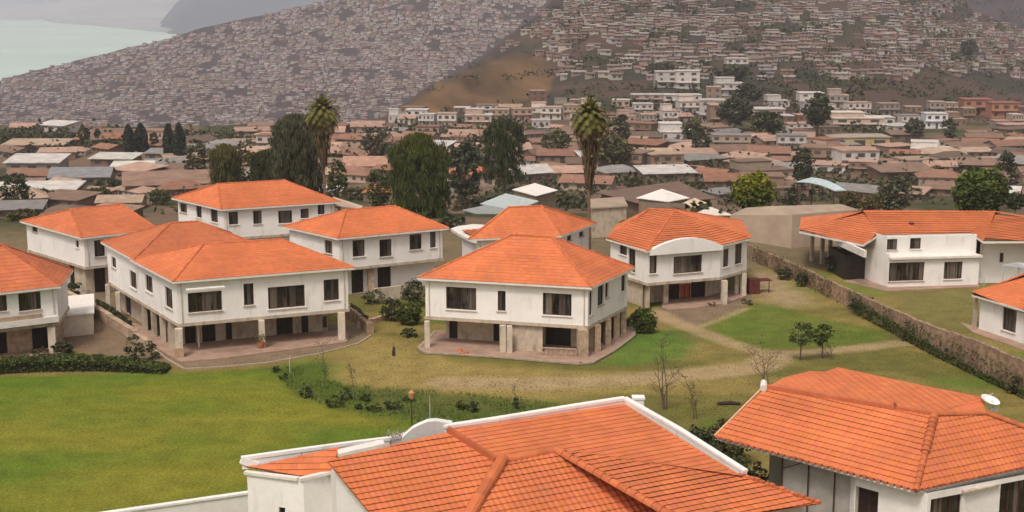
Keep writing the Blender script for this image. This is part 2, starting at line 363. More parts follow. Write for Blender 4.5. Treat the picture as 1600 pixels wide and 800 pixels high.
# ------------------------------------------------------------------ roofs
def clip(poly, a, b, c):          # keep a*u+b*v<=c
    out = []; n = len(poly)
    for i in range(n):
        p = poly[i]; q_ = poly[(i + 1) % n]; dp = a * p[0] + b * p[1] - c; dq = a * q_[0] + b * q_[1] - c
        if dp <= 0: out.append(p)
        if (dp < 0 < dq) or (dq < 0 < dp):
            t = dp / (dp - dq); out.append((p[0] + (q_[0] - p[0]) * t, p[1] + (q_[1] - p[1]) * t))
    return out
def roof_face(mb, under, pts, tw=.34, tl=.42, lift=.05, barrel=0.0, hdir=None, tone=(1, 1, 1), rnd=.07):
    pts = [Vector(p) for p in pts]; c0 = sum(pts, Vector()) / len(pts)
    n = Vector((0, 0, 0))
    for i in range(len(pts)): n += (pts[i] - c0).cross(pts[(i + 1) % len(pts)] - c0)
    n.normalize()
    if n.z < 0: n = -n
    h = Vector((-n.y, n.x, 0))
    if h.length < .02: h = Vector(hdir) if hdir is not None else Vector((1, 0, 0))
    h.normalize(); s = n.cross(h)
    if s.z < 0: s = -s; h = -h
    P2 = [((p - c0).dot(h), (p - c0).dot(s)) for p in pts]; rs = [(p - c0).dot(n) for p in pts]
    u0 = min(p[0] for p in P2); u1 = max(p[0] for p in P2); v0 = min(p[1] for p in P2); v1 = max(p[1] for p in P2)
    under.poly([c0 + h * a_ + s * b_ - n * .05 for a_, b_ in P2])
    j = 0; v = v0
    rowrng = random.random() * 100
    while v < v1:
        strip = clip(clip(P2, 0, -1, -v), 0, 1, v + tl)
        if len(strip) >= 3:
            su0 = min(p[0] for p in strip); su1 = max(p[0] for p in strip)
            cells = 2 if barrel else 1
            k = math.floor((su0 - u0) / tw); off = (j % 2) * tw * .5 * 0
            rw = random.uniform(.96, 1.03); rj = random.uniform(.8, 1.2)
            while u0 + k * tw + off < su1:
                a = u0 + k * tw + off; bri = rw * random.uniform(1 - rnd, 1 + rnd); jl = rj * random.uniform(.92, 1.1)
                r = random.random(); cc = (bri * tone[0], bri * tone[1] * random.uniform(.93, 1.07), bri * tone[2] * random.uniform(.85, 1.15))
                if r < 0: cc = tuple(x * .72 for x in cc)
                for q_ in range(cells):
                    a0 = a + q_ * tw / cells; a1 = a0 + tw / cells
                    cell = clip(clip(strip, -1, 0, -a0), 1, 0, a1)
                    if len(cell) < 3: continue
                    out = []
                    for (pu, pv) in cell:
                        fv = 1 - (pv - v) / tl
                        hh = lift * jl * fv + .004
                        if barrel: fu = (pu - a) / tw; hh += barrel * (1 - abs(2 * fu - 1))
                        out.append(c0 + h * pu + s * pv + n * hh)
                    mb.poly(out, cc)
                k += 1
        v += tl; j += 1
    return n
def caps(mb, A, B, r=.14, seg=.42, tone=1.0):
    A = Vector(A); B = Vector(B); L = (B - A).length; d = (B - A) / L; n = max(1, int(L / seg)); sd = d.cross(Vector((0, 0, 1))).normalized(); up = sd.cross(d)
    for i in range(n):
        p = A + d * (L * i / n); q_ = A + d * (L * (i + 1) / n + .05); b = random.uniform(.85, 1.12) * tone; vs = []
        for (o, rr, lf) in ((p, r * .92, -.02), (q_, r * 1.08, .0)):
            for k in range(7):
                t = math.pi * k / 6; vs.append(o + sd * math.cos(t) * rr + up * (math.sin(t) * rr + lf))
        fs = [(k, k + 1, 8 + k, 7 + k) for k in range(6)] + [tuple(range(7)), tuple(range(13, 6, -1))]
        mb.mesh(vs, fs, (b, b, b))
def hip_roof(root, eave, R1, R2, name='roof', tw=.34, tl=.36, fascia=.16, barrel=0, lift=.018, capr=.11, tone=(1, 1, 1), soffit_in=None):
    FL, FR, BR, BL = [Vector(p) for p in eave]; R1 = Vector(R1); R2 = Vector(R2)
    t = MB(); u = MB(); c = MB(); fz = MB()
    for f in ([FL, FR, R2, R1], [FR, BR, R2], [BR, BL, R1, R2], [BL, FL, R1]):
        if (R1 - R2).length < .05 and len(f) == 4: f = f[:3]
        roof_face(t, u, f, tw, tl, lift, barrel, tone=tone)
    rf = t.build(name, M_tile, root)
    for a, b in ((FL, R1), (BL, R1), (FR, R2), (BR, R2), (R1, R2)):
        if (a - b).length > .3: c = MB(); caps(c, a, b, capr, tone=tone[0]); c.build('ridge_cap', M_cap, rf)
    E = [FL, FR, BR, BL]
    u.poly([p + Vector((0, 0, -.05)) for p in E]); u.build('underlay', M_under, rf)
    for i in range(4):
        a = E[i] + Vector((0, 0, -.10)); b = E[(i + 1) % 4] + Vector((0, 0, -.10)); fz.beam(a, b, .06, fascia)
    fz.poly([p + Vector((0, 0, -.16)) for p in E])
    fz.build('fascia', M_trim, rf)
    return rf
def ridge_px(FL, FR, BR, BL, p1, p2):
    A = (FL + BL) / 2; B = (FR + BR) / 2; d = B - A; n = Vector((d.y, -d.x, 0)).normalized()
    a = on_plane(*p1, A, n); b = on_plane(*p2, A, n); z = (a.z + b.z) / 2
    return Vector((a.x, a.y, z)), Vector((b.x, b.y, z))

# ------------------------------------------------------------------ walls with real openings
def opening_uz(A, B, rc):
    d = Vector((B.x - A.x, B.y - A.y, 0)); n = Vector((d.y, -d.x, 0)).normalized(); L = d.length; d.normalize()
    x0, y0, x1, y1 = rc[:4]; ym = (y0 + y1) / 2; xm = (x0 + x1) / 2
    u0 = (on_plane(x0, ym, A, n) - A).dot(d); u1 = (on_plane(x1, ym, A, n) - A).dot(d)
    return u0, u1, on_plane(xm, y1, A, n).z, on_plane(xm, y0, A, n).z
def wall(mb, root, A, B, z0, z1, wins=(), reveal=.18, c=(1, 1, 1), raw=False, thick=.0):
    A = Vector((A.x, A.y, 0)); B = Vector((B.x, B.y, 0)); d = (B - A); L = d.length; d.normalize(); n = Vector((d.y, -d.x, 0))
    ops = []
    for rc in wins:
        u0, u1, a, b = rc[:4] if raw else opening_uz(A, B, rc)
        kind = rc[4] if len(rc) > 4 else 'w'
        u0 = max(.05, u0); u1 = min(L - .05, u1); a = max(z0 + (.0 if kind in 'do' else .1), a); b = min(z1 - .08, b)
        if kind in 'do' : a = z0 + .01; b = max(b, min(2.2, z1 - .1))
        if u1 - u0 < .15 or b - a < .2: continue
        ops.append((u0, u1, a, b, kind))
    us = sorted({0, L, *[o[0] for o in ops], *[o[1] for o in ops]}); zs = sorted({z0, z1, *[o[2] for o in ops], *[o[3] for o in ops]})
    def pt(u, z, dpt=0): q_ = A + d * u - n * dpt; return Vector((q_.x, q_.y, z))
    for i in range(len(us) - 1):
        for j in range(len(zs) - 1):
            um = (us[i] + us[i + 1]) / 2; zm = (zs[j] + zs[j + 1]) / 2
            if any(o[0] < um < o[1] and o[2] < zm < o[3] for o in ops): continue
            mb.poly([pt(us[i], zs[j]), pt(us[i + 1], zs[j]), pt(us[i + 1], zs[j + 1]), pt(us[i], zs[j + 1])], c)
    if thick: mb.poly([pt(0, z1), pt(L, z1), pt(L, z1, thick), pt(0, z1, thick)], c); mb.poly([pt(0, z0, thick), pt(L, z0, thick), pt(L, z1, thick), pt(0, z1, thick)], c); mb.poly([pt(0, z0), pt(0, z0, thick), pt(0, z1, thick), pt(0, z1)], c); mb.poly([pt(L, z0), pt(L, z0, thick), pt(L, z1, thick), pt(L, z1)], c)
    for (u0, u1, a, b, kind) in ops:
        for q_ in ((pt(u0, a), pt(u0, b), pt(u0, b, reveal), pt(u0, a, reveal)), (pt(u1, a), pt(u1, b), pt(u1, b, reveal), pt(u1, a, reveal)),
                   (pt(u0, a), pt(u1, a), pt(u1, a, reveal), pt(u0, a, reveal)), (pt(u0, b), pt(u1, b), pt(u1, b, reveal), pt(u0, b, reveal))): mb.poly(q_, c)
        if kind == 'h': continue
        fr = MB(); fw = .07; wd = u1 - u0
        fc = (1, 1, 1)
        def bar(ua, ub, za, zb, dp=reveal - .06, th=.07):
            vs = [pt(ua, za, dp), pt(ub, za, dp), pt(ub, zb, dp), pt(ua, zb, dp), pt(ua, za, dp + th), pt(ub, za, dp + th), pt(ub, zb, dp + th), pt(ua, zb, dp + th)]
            fr.mesh(vs, [(0, 1, 2, 3), (4, 7, 6, 5), (0, 4, 5, 1), (1, 5, 6, 2), (2, 6, 7, 3), (3, 7, 4, 0)], fc)
        bar(u0, u0 + fw, a, b); bar(u1 - fw, u1, a, b); bar(u0 + fw, u1 - fw, b - fw, b)
        if kind != 'd': bar(u0 + fw, u1 - fw, a, a + fw)
        nb = int(wd / .85)
        for k in range(1, nb + 1):
            uu = u0 + wd * k / (nb + 1); bar(uu - .03, uu + .03, a + (fw if kind != 'd' else 0), b - fw)
        pn = MB(); pn.poly([pt(u0, a, reveal), pt(u1, a, reveal), pt(u1, b, reveal), pt(u0, b, reveal)])
        cts = []
        if kind == 'w' and wd > .6:
            for k in range(random.choice([1, 1, 2, 2, 3])):
                cu = random.uniform(u0 + .1, u1 - .35); cw_ = random.uniform(.15, .45) * min(wd, 1.6); cv = min(cu + cw_, u1 - .08); g_ = random.uniform(.5, 1.3)
                ct = MB(); cts.append(ct); ct.poly([pt(cu, a + .05, reveal - .012 - .002 * k), pt(cv, a + .05, reveal - .012 - .002 * k), pt(cv, b - .05, reveal - .012 - .002 * k), pt(cu, b - .05, reveal - .012 - .002 * k)], (g_, g_, g_))
        nm = 'door' if kind in 'dO' else 'window'
        w_ = fr.build(nm, M_frame, root)
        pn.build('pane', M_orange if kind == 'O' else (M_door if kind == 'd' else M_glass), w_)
        for ct in cts: ct.build('curtain', M_curt, w_)
        if kind == 'w' and wd > .5:
            sb = MB(); m_ = A + d * (u0 + u1) / 2 + n * .03; sb.beam(pt(u0 - .08, a - .04, -.04), pt(u1 + .08, a - .04, -.04), .14, .07); sb.build('sill', M_beige if random.random() < .4 else M_trim, w_)
def shift(A, B, dist):      # inward parallel copy of a wall line
    d = Vector((B.x - A.x, B.y - A.y, 0)).normalized(); n = Vector((d.y, -d.x, 0)); return A - n * dist, B - n * dist
def pillar(root, px, py, wd, z1, mat=None, z0=0, name='pillar', base=.0):
    p = W(px, py, z0); m = MB(); m.box(p.x, p.y, z0, z1, wd, wd, .2)
    if base: m.box(p.x, p.y, z0 + .01, z0 + base, wd + .12, wd + .12, .2, (.7, .55, .42))
    return m.build(name, mat or M_cream, root)
def overhang(pts, o):       # grow a convex polygon outward
    pts = [Vector(p) for p in pts]; n = len(pts); a = sum(pts[i].x * pts[(i + 1) % n].y - pts[(i + 1) % n].x * pts[i].y for i in range(n)); sg = 1 if a > 0 else -1
    out = []
    for i in range(n):
        d0 = (pts[i] - pts[i - 1]); d1 = (pts[(i + 1) % n] - pts[i]); d0.z = d1.z = 0; d0.normalize(); d1.normalize()
        n0 = Vector((d0.y, -d0.x, 0)) * sg; n1 = Vector((d1.y, -d1.x, 0)) * sg; b = (n0 + n1); b = b / max(.35, b.dot(n0)); out.append(pts[i] + b * o)
    return out
def xy(pts): return [(p[0], p[1]) for p in pts]
def leftof(p, q_, r): return p + (r - q_)
def floor_slab(root, pts, z, th=.28, ov=.06, mat=None):
    m = MB(); m.prism(xy(overhang(pts, ov)), z - th, z - .003); return m.build('floor_slab', mat or M_beige, root)
def patio(root, pxs_, z1=.14, kerb=True):
    P_ = [W(x, y, 0) for x, y in pxs_]; m = MB(); m.prism(xy(P_), -.3, z1); o = m.build('patio', M_patio, root)
    if kerb:
        k = MB(); n = len(P_)
        for i in range(n): k.beam(P_[i] + Vector((0, 0, z1 - .02)), P_[(i + 1) % n] + Vector((0, 0, z1 - .02)), .28, .14)
        k.build('kerb', M_kerb, o)

def two_storey(label, FLp, FRp, side, sidep, ze, zm, ridge, ov=.45, wins_f=(), wins_l=(), wins_r=(), low_f=(), low_l=(), low_r=(), inset=(3.2, .5, 2.4), group='white two-storey houses with orange tiled roofs', depth=None, tone=(1, 1, 1), lowmat=None):
    FL = W(*FLp, ze); FR = W(*FRp, ze); sp = W(*sidep, ze)
    if side == 'L': BL = sp; BR = FR + (BL - FL)
    else: BR = sp; BL = FL + (BR - FR)
    if depth:
        if side == 'L': d = (BL - FL).normalized() * depth; BL = FL + d; BR = FR + d
        else: d = (BR - FR).normalized() * depth; BR = FR + d; BL = FL + d
    c0 = (FL + FR + BR + BL) / 4
    root = empty('house', (c0.x, c0.y, 0), label, 'house', group)
    m = MB()
    wall(m, root, FL, FR, zm, ze - .02, wins_f); wall(m, root, FR, BR, zm, ze - .02, wins_r); wall(m, root, BR, BL, zm, ze - .02); wall(m, root, BL, FL, zm, ze - .02, wins_l)
    m.build('upper_wall', M_wall, root)
    floor_slab(root, [FL, FR, BR, BL], zm)
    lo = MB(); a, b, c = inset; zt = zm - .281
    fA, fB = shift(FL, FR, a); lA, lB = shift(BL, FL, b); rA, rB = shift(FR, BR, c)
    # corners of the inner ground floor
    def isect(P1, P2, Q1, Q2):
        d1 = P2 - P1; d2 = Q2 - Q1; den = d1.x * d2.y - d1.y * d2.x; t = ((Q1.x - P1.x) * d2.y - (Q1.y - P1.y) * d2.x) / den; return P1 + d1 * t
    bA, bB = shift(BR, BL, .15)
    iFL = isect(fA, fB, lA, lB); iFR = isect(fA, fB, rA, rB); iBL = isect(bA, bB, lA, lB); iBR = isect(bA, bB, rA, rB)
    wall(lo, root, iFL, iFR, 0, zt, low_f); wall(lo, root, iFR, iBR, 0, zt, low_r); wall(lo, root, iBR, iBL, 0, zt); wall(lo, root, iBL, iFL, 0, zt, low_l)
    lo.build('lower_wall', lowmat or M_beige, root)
    for cp in (FL, FR):
        dp_ = MB(); nn_ = (cp - c0); nn_.z = 0; nn_.normalize(); q_ = cp + nn_ * .03 + (FR - FL).normalized() * (.35 if cp is FL else -.35) - Vector((0, .07, 0)); dp_.tube([(q_.x, q_.y, zm + .02), (q_.x, q_.y, ze - .2)], [.045, .045], 6, (.8, .76, .7)); dp_.build('downpipe', M_trim, root)
    E = overhang([FL, FR, BR, BL], ov)
    E = [Vector((p.x, p.y, ze)) for p in E]
    R1, R2 = ridge_px(*E, *ridge)
    hip_roof(root, E, R1, R2, tone=tone)
    return root, (FL, FR, BR, BL)

# ------------------------------------------------------------------ the white houses round the lawn
# middle house
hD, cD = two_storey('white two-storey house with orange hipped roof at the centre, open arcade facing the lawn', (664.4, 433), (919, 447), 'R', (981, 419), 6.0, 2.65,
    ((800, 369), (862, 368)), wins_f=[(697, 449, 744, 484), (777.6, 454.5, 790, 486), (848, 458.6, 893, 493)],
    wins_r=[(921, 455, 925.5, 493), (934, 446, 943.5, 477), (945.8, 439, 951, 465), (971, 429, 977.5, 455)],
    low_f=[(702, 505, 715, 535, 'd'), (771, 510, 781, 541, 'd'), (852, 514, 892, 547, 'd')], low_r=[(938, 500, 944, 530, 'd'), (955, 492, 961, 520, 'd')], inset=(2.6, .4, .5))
for px, py, wd in ((667.5, 545, .4), (785.5, 552, .45), (796, 553, .4)): pillar(hD, px, py, wd, 2.4)
pillar(hD, 910, 559, .8, 2.4, M_stone)
for px, py in ((933, 551), (949, 541), (962, 531), (973, 524)): pillar(hD, px, py, .5, 2.4, M_stone)
patio(hD, [(654, 546), (664, 553), (780, 560), (905, 571), (925, 569), (958, 551), (990, 527), (992, 518), (975, 512), (900, 520), (680, 520)])
m = MB(); A_ = W(800, 553.5); B_ = W(848, 556.5); wall(m, hD, A_ + Vector((0, .9, 0)), B_ + Vector((0, .9, 0)), 0, 2.37); m.build('garage_wall', M_beige, hD)
m = MB(); A_ = W(838, 557); B_ = W(900, 560)
for k in range(9): p = A_.lerp(B_, k / 8); m.box(p.x, p.y, .14, .75, .06, .06)
m.beam(A_ + Vector((0, 0, .78)), B_ + Vector((0, 0, .78)), .12, .08); m.build('railing', M_stone, hD)
# house with the wing, left
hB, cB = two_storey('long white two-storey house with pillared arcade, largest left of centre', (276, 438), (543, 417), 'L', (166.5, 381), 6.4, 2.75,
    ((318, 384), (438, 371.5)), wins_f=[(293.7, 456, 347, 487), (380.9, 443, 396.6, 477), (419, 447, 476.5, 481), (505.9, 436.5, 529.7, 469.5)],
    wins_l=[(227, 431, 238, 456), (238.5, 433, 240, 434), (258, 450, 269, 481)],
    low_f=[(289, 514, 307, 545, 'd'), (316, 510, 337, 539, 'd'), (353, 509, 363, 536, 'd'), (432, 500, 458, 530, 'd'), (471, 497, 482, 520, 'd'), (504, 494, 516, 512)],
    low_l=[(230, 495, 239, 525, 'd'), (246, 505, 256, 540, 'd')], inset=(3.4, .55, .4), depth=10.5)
for px, py, wd in ((281, 559, .62), (410, 545, .5), (534, 532, .6)): pillar(hB, px, py, wd, 2.48, base=.9 if px < 300 else 0)
pillar(hB, 311, 545, .14, 2.48)
for t_ in (.13, .25, .37, .5):
    q_ = cB[0].lerp(W(166.5, 381, 6.4), t_); m = MB(); m.box(q_.x + .22, q_.y, 0, 2.48, .42, .42, .4); m.build('pillar', M_beige, hB)
patio(hB, [(262, 556), (283, 567), (345, 562), (430, 551), (542, 536), (546, 526), (540, 518), (300, 530), (240, 520), (190, 497), (178, 496)], z1=.12, kerb=False)
KB = [W(*q_) for q_ in [(236, 543), (262, 562), (288, 577), (345, 574), (420, 567), (500, 553), (560, 537), (580, 524)]]; m = MB()
for i in range(len(KB) - 1): m.beam(KB[i] + Vector((0, 0, .02)), KB[i + 1] + Vector((0, 0, .02)), .22, .12)
tag(m.build('path_kerb', M_kerb), kind='structure')
m = MB(); m.beam(W(292, 452, 6.1) + Vector((0, -.3, 0)), W(352, 447, 6.1) + Vector((.0, -.3, 0)), .5, .12); m.build('awning_box', M_trim, hB)
# rear wing
FLw = cB[3]; dirL = (cB[3] - cB[0]).normalized(); dirF = (cB[1] - cB[0]).normalized()
wA = FLw - dirL * .0; w0 = cB[3]; w1 = W(166.5, 380, 6.4); w2 = w1 + dirF * 11.5; w3 = w0 + dirF * 11.5
wing = empty('house', ((w0 + w2) / 2).xy.to_3d(), 'white house with darker orange hipped roof tucked behind the long pillared house', 'house', 'white two-storey houses with orange tiled roofs')
m = MB(); wall(m, wing, w0, w3, 2.75, 6.5); wall(m, wing, w3, w2, 2.75, 6.5); wall(m, wing, w2, w1, 2.75, 6.5); wall(m, wing, w1, w0, 2.75, 6.5, [(174, 402, 181, 418), (203, 424.5, 213, 450), (214.5, 428, 224, 456)]); m.build('upper_wall', M_wall, wing)
floor_slab(wing, [w0, w3, w2, w1], 2.75)
lw1, lw0 = shift(w1, w0, .9); m = MB(); wall(m, wing, lw1, lw0, 0, 2.47, [(180, 450, 188, 475, 'd'), (196, 462, 204, 492, 'd')]); wall(m, wing, lw0, lw0 + dirF * 8, 0, 2.47); wall(m, wing, lw1 + dirF * 8, lw1, 0, 2.47); m.build('lower_wall', M_beige, wing)
for px, py in ((186, 497), (170, 484)): pillar(wing, px, py, .4, 2.47)
E = overhang([w0, w3, w2, w1], .4); E = [Vector((p.x, p.y, 6.5)) for p in E]
r1, r2 = ridge_px(*E, (250, 350), (300, 356)); r1.z = r2.z = min(r1.z, 8.9)
mid = sum(E, Vector()) / 4; r1 = Vector((mid.x - 1.2 * dirF.x, mid.y - 1.2 * dirF.y, 8.7)); r2 = Vector((mid.x + 1.2 * dirF.x, mid.y + 1.2 * dirF.y, 8.7))
hip_roof(wing, E, r1, r2, tone=(.8, .84, .95))
# house F (behind, middle left)
hF, cF = two_storey('white house with orange roof and brick porch pillar', (530, 371), (691, 356), 'L', (452, 354), 6.0, 2.9,
    ((541, 328), (617, 322)), wins_f=[(551, 375, 570, 401), (593, 374, 612, 401), (640, 366, 659, 390), (672, 362, 681, 387)], wins_l=[(507, 376, 519, 396)],
    low_f=[(549, 420, 568, 449, 'd'), (590, 417, 611, 446, 'd')], inset=(1.0, .3, .3), lowmat=M_wall)
hF['label'] = 'white house with orange roof and brick porch pillar, in front of the round weeping tree'
pillar(hF, 580, 457, .6, 5.6, M_stone)
m = MB(); m.beam(W(585, 460, .6), W(640, 454, .6), .25, 1.2); m.build('planter_wall', M_beige, hF)
# house G (rear, upper left)
hG, cG = two_storey('white house with wide orange roof below the slender palm, farthest of the white houses', (349, 326), (522, 315), 'L', (277.5, 309.5), 6.0, 2.7,
    ((340, 285.5), (444, 283.5)), wins_f=[(357.5, 331, 372, 351), (395.7, 329, 409, 350), (435, 329, 456.5, 349), (469.7, 326, 482.5, 341), (496.5, 319.5, 507, 335)],
    wins_l=[(281, 318, 292, 332), (306.5, 321, 315, 340), (329, 327, 340, 347)], inset=(.6, .3, .3), lowmat=M_wall, tone=(.97, .97, 1))
m = MB(); a = W(526, 309, 5.7); b = W(566, 323, 4.6)
m.mesh([W(520, 307, 5.9), W(568, 322, 5.0), W(562, 326, 4.8), W(524, 322, 5.5)], [(0, 3, 2, 1)], (.62, .5, .42)); m.mesh([W(520, 307, 5.75), W(568, 322, 4.85), W(562, 326, 4.65), W(524, 322, 5.35)], [(0, 1, 2, 3)], (.62, .5, .42))
m.build('lean_to_roof', M_trim, hG)
m = MB(); wall(m, hG, W(522, 322, 5.2), W(560, 326, 4.6), 0, 4.6); m.build('lean_to_wall', M_wall, hG)
m = MB(); p = W(280, 356, 3); m.beam(W(279, 352, 2.9), W(303, 362, 2.9), .12, .9); m.build('balcony_rail', M_trim, hG)
# house H (far left)
hH, cH = two_storey('white house with orange roof between the left edge and the darker-roofed house', (131, 370), (238, 358), 'L', (36, 344), 6.0, 3.0,
    ((110, 321), (190, 325)), wins_f=[(147.5, 375, 164, 401)], wins_l=[(118, 376, 123, 387), (50, 352, 58, 362)], low_l=[(108, 412, 116, 432, 'd')], low_f=[(147, 415, 165, 446, 'd')], inset=(1.0, .4, .3), depth=13, tone=(.94, .95, 1.05))
pillar(hH, 137, 447, .8, 2.7)
# house A (left edge)
hA, cA = two_storey('white house cut by the left edge, long balcony window band under a faded orange roof', (-140, 471), (88, 446), 'R', (104, 424), 5.7, 2.6,
    ((-70, 391), (4, 381)), wins_f=[(-60, 470, -20, 492), (-12, 462, 11, 487), (29, 457, 64, 485)], low_f=[(-4, 514, 11, 552, 'd'), (50, 508, 80, 547, 'd')], inset=(1.6, .4, .4), tone=(.90, .93, 1.08), lowmat=M_stone)
pillar(hA, 83, 552, .6, 2.3); pillar(hA, -30, 565, .6, 2.3)
d_ = (cA[1] - cA[0]).normalized(); n_ = Vector((d_.y, -d_.x, 0)); a = cA[0] + n_ * .35; b = cA[1] + n_ * .35 - d_ * .1
def atz(p, z): return Vector((p.x, p.y, z))
m = MB(); m.beam(atz(a, 2.98), atz(b, 2.98), .5, .5); m.build('balcony_front', M_trim, hA)
m = MB(); m.beam(atz(a, 3.42), atz(b - d_ * 1.3, 3.42), .3, .32); m.build('balcony_rail', M_stone, hA)
patio(hA, [(-140, 578), (92, 556), (96, 545), (-100, 560)], z1=.1)
# house C (behind the middle house)
hC, cC = two_storey('white house with flat-looking orange roof directly behind the central house', (745, 372), (873, 367), 'R', (920, 350), 6.0, 2.7,
    ((795, 326), (846, 319.5)), inset=(.5, .3, .3), wins_r=[(886, 368, 893, 376), (905, 362, 912, 370)], lowmat=M_wall)
t = MB(); u = MB(); f_ = [W(722, 362, 4.7), W(757, 378, 4.7), W(832, 370, 5.0), W(800, 350, 5.6)]
roof_face(t, u, f_); rf = t.build('porch_roof', M_tile, hC); u.build('underlay', M_under, rf)
m = MB(); pts = [(757, 380), (735, 374), (718, 366), (704, 357), (716, 353), (740, 350), (770, 352)]
m.prism(xy([W(x, y, 4.62) for x, y in pts]), 4.35, 4.62); m.build('porch_canopy', M_trim, hC)
m = MB(); m.prism(xy([W(x, y + 4, 4.3) for x, y in [(757, 380), (722, 366), (760, 352), (800, 360)]]), 0, 4.34); m.build('porch_wall', M_wall, hC)

# house E with the arched gable (right of centre)
ze, zm = 5.8, 2.6
eL, e1, e2, eR = W(954, 372.5, ze), W(1012.5, 390, ze), W(1126, 381.5, ze), W(1168, 371, ze)
eB2 = eR + Vector((.6, 9.5, 0)); eB1 = eL + Vector((1.6, 8, 0))
hE = empty('house', ((eL.x + eR.x) / 2, (eL.y + eR.y) / 2 + 3, 0), 'white house with curved gable and orange door, right of the tall palm trunk', 'house', 'white two-storey houses with orange tiled roofs')
m = MB()
wall(m, hE, eL, e1, zm, ze - .02, [(967.5, 383, 979.5, 398), (981.7, 389, 992.6, 425)])
wall(m, hE, e1, e2, zm, ze - .02, [(1015, 399, 1026.5, 427.5), (1052.6, 399.5, 1097, 426.5)])
wall(m, hE, e2, eR, zm, ze - .02, [(1130, 389, 1139, 417), (1148.6, 381, 1159.5, 412.5)])
wall(m, hE, eR, eB2, zm, ze - .02); wall(m, hE, eB2, eB1, zm, ze - .02); wall(m, hE, eB1, eL, zm, ze - .02); m.build('upper_wall', M_wall, hE)
floor_slab(hE, [eL, e1, e2, eR, eB2, eB1], zm)
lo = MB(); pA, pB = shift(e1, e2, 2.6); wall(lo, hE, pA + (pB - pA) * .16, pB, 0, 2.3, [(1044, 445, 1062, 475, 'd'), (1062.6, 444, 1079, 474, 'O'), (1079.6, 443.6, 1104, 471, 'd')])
wall(lo, hE, *shift(eL, e1, .3), 0, 2.3); q1, q2 = shift(e2, eR, 2.2); wall(lo, hE, pB, q2, 0, 2.3); wall(lo, hE, q2, eB2 - Vector((1.5, 0, 0)), 0, 2.3)
wall(lo, hE, pA + (pB - pA) * .08 + Vector((0, -2.1, 0)), pA + (pB - pA) * .16, 0, 2.3); wall(lo, hE, eB2, eB1, 0, 2.3)
wall(lo, hE, eB1, shift(eL, e1, .3)[0], 0, 2.3); lo.build('lower_wall', M_beige, hE)
for px, py, wd in ((1039, 475, .5), (1131, 475, .5), (1161, 463, .45), (1150, 461, .35)): pillar(hE, px, py, wd, 2.32)
patio(hE, [(1034, 482), (1045, 486), (1090, 482), (1136, 475), (1168, 463), (1165, 455), (1120, 455), (1034, 470)], z1=.12, kerb=False)
E = [Vector((p.x, p.y, ze)) for p in overhang([eL, e1, e2, eR, eB2, eB1], .4)]
mid = (eL + eR) / 2
apex = on_plane(1055, 328, Vector((0, mid.y + 2.6, 0)), Vector((0, 1, 0))); ap2 = apex + Vector((-2.5, 1.5, -.15))
t = MB(); u = MB(); c = MB(); fz = MB()
for f_ in ([E[0], E[1], apex, ap2], [E[1], E[2], apex], [E[2], E[3], apex], [E[3], E[4], apex], [E[4], E[5], ap2, apex], [E[5], E[0], ap2]): roof_face(t, u, f_)
rf = t.build('roof', M_tile, hE); u.build('underlay', M_under, rf)
for a, b in ((E[0], ap2), (E[1], apex), (E[3], apex), (E[4], apex), (ap2, apex)): c = MB(); caps(c, a, b, .12); c.build('ridge_cap', M_cap, rf)
for i in range(6): fz.beam(E[i] + Vector((0, 0, -.1)), E[(i + 1) % 6] + Vector((0, 0, -.1)), .06, .16)
fz.poly([p + Vector((0, 0, -.15)) for p in E]); fz.build('fascia', M_trim, rf)
# arched parapet
m = MB(); a = e1 + (e2 - e1) * .0; d = (e2 - e1).normalized(); n = Vector((d.y, -d.x, 0)); L = (e2 - e1).length; fr = []; bk = []
for k in range(25):
    u_ = L * k / 24; zz = ze - .1 + 1.0 * math.sin(math.pi * min(1, max(0, (k / 24)))) ** .8
    p = a + d * u_ + n * .47; fr.append(Vector((p.x, p.y, zz))); q_ = p - n * .45; bk.append(Vector((q_.x, q_.y, zz)))
lo_f = [Vector((p.x, p.y, ze - .5)) for p in fr]
for k in range(24):
    m.poly([lo_f[k], lo_f[k + 1], fr[k + 1], fr[k]]); m.poly([fr[k], fr[k + 1], bk[k + 1], bk[k]])
    zb = ze - .5; m.poly([(bk[k + 1].x, bk[k + 1].y, zb), (bk[k].x, bk[k].y, zb), bk[k], bk[k + 1]])
m.poly([fr[0], lo_f[0], (bk[0].x, bk[0].y, ze - .5), bk[0]]); m.build('arched_parapet', M_wall, hE)

# house I (right, long low)
hI = empty('house', (46, 146, 0), 'long white house with wide low orange roof and carport behind the brick wall', 'house', 'white two-storey houses with orange tiled roofs')
def zat(px, py_base, py):             # height above the foot point of a vertical
    p = W(px, py_base, 0); return HC - p.y * S(py)
g0 = W(1351, 437); g1 = W(1387, 450); g2 = W(1528, 446); g3 = g2 + Vector((.4, 1.2, 0)); g4 = W(1640, 441); back = Vector((0, 11, 0))
zu = zat(1387, 450, 376); zl = zat(1387, 450, 405)
m = MB(); u0_, u1_ = g1, g2
wall(m, hI, g1, g2, 0, zl, [(1388.5, 410, 1444, 439), (1475, 409, 1503.5, 436)]); wall(m, hI, g0, g1, 0, zl + .5)
m.build('lower_wall', M_wall, hI)
s0, s1 = shift(g1, g2, .9); m = MB(); wall(m, hI, s0, s1, zl, zu + .25, [(1386, 373.5, 1402, 390.5), (1422, 372, 1439, 389)], thick=.3); wall(m, hI, g0 + Vector((0, .9, 0)), s0, zl, zu + .3)
wall(m, hI, g3, g4, 0, zu - .1, [(1562, 395, 1568, 410)]); wall(m, hI, g2, g3, 0, zu); wall(m, hI, g4, g4 + back, 0, zu); wall(m, hI, g4 + back, g0 + back, 0, zu); wall(m, hI, g0 + back, g0, 0, zu - .5)
m.build('upper_wall', M_wall, hI)
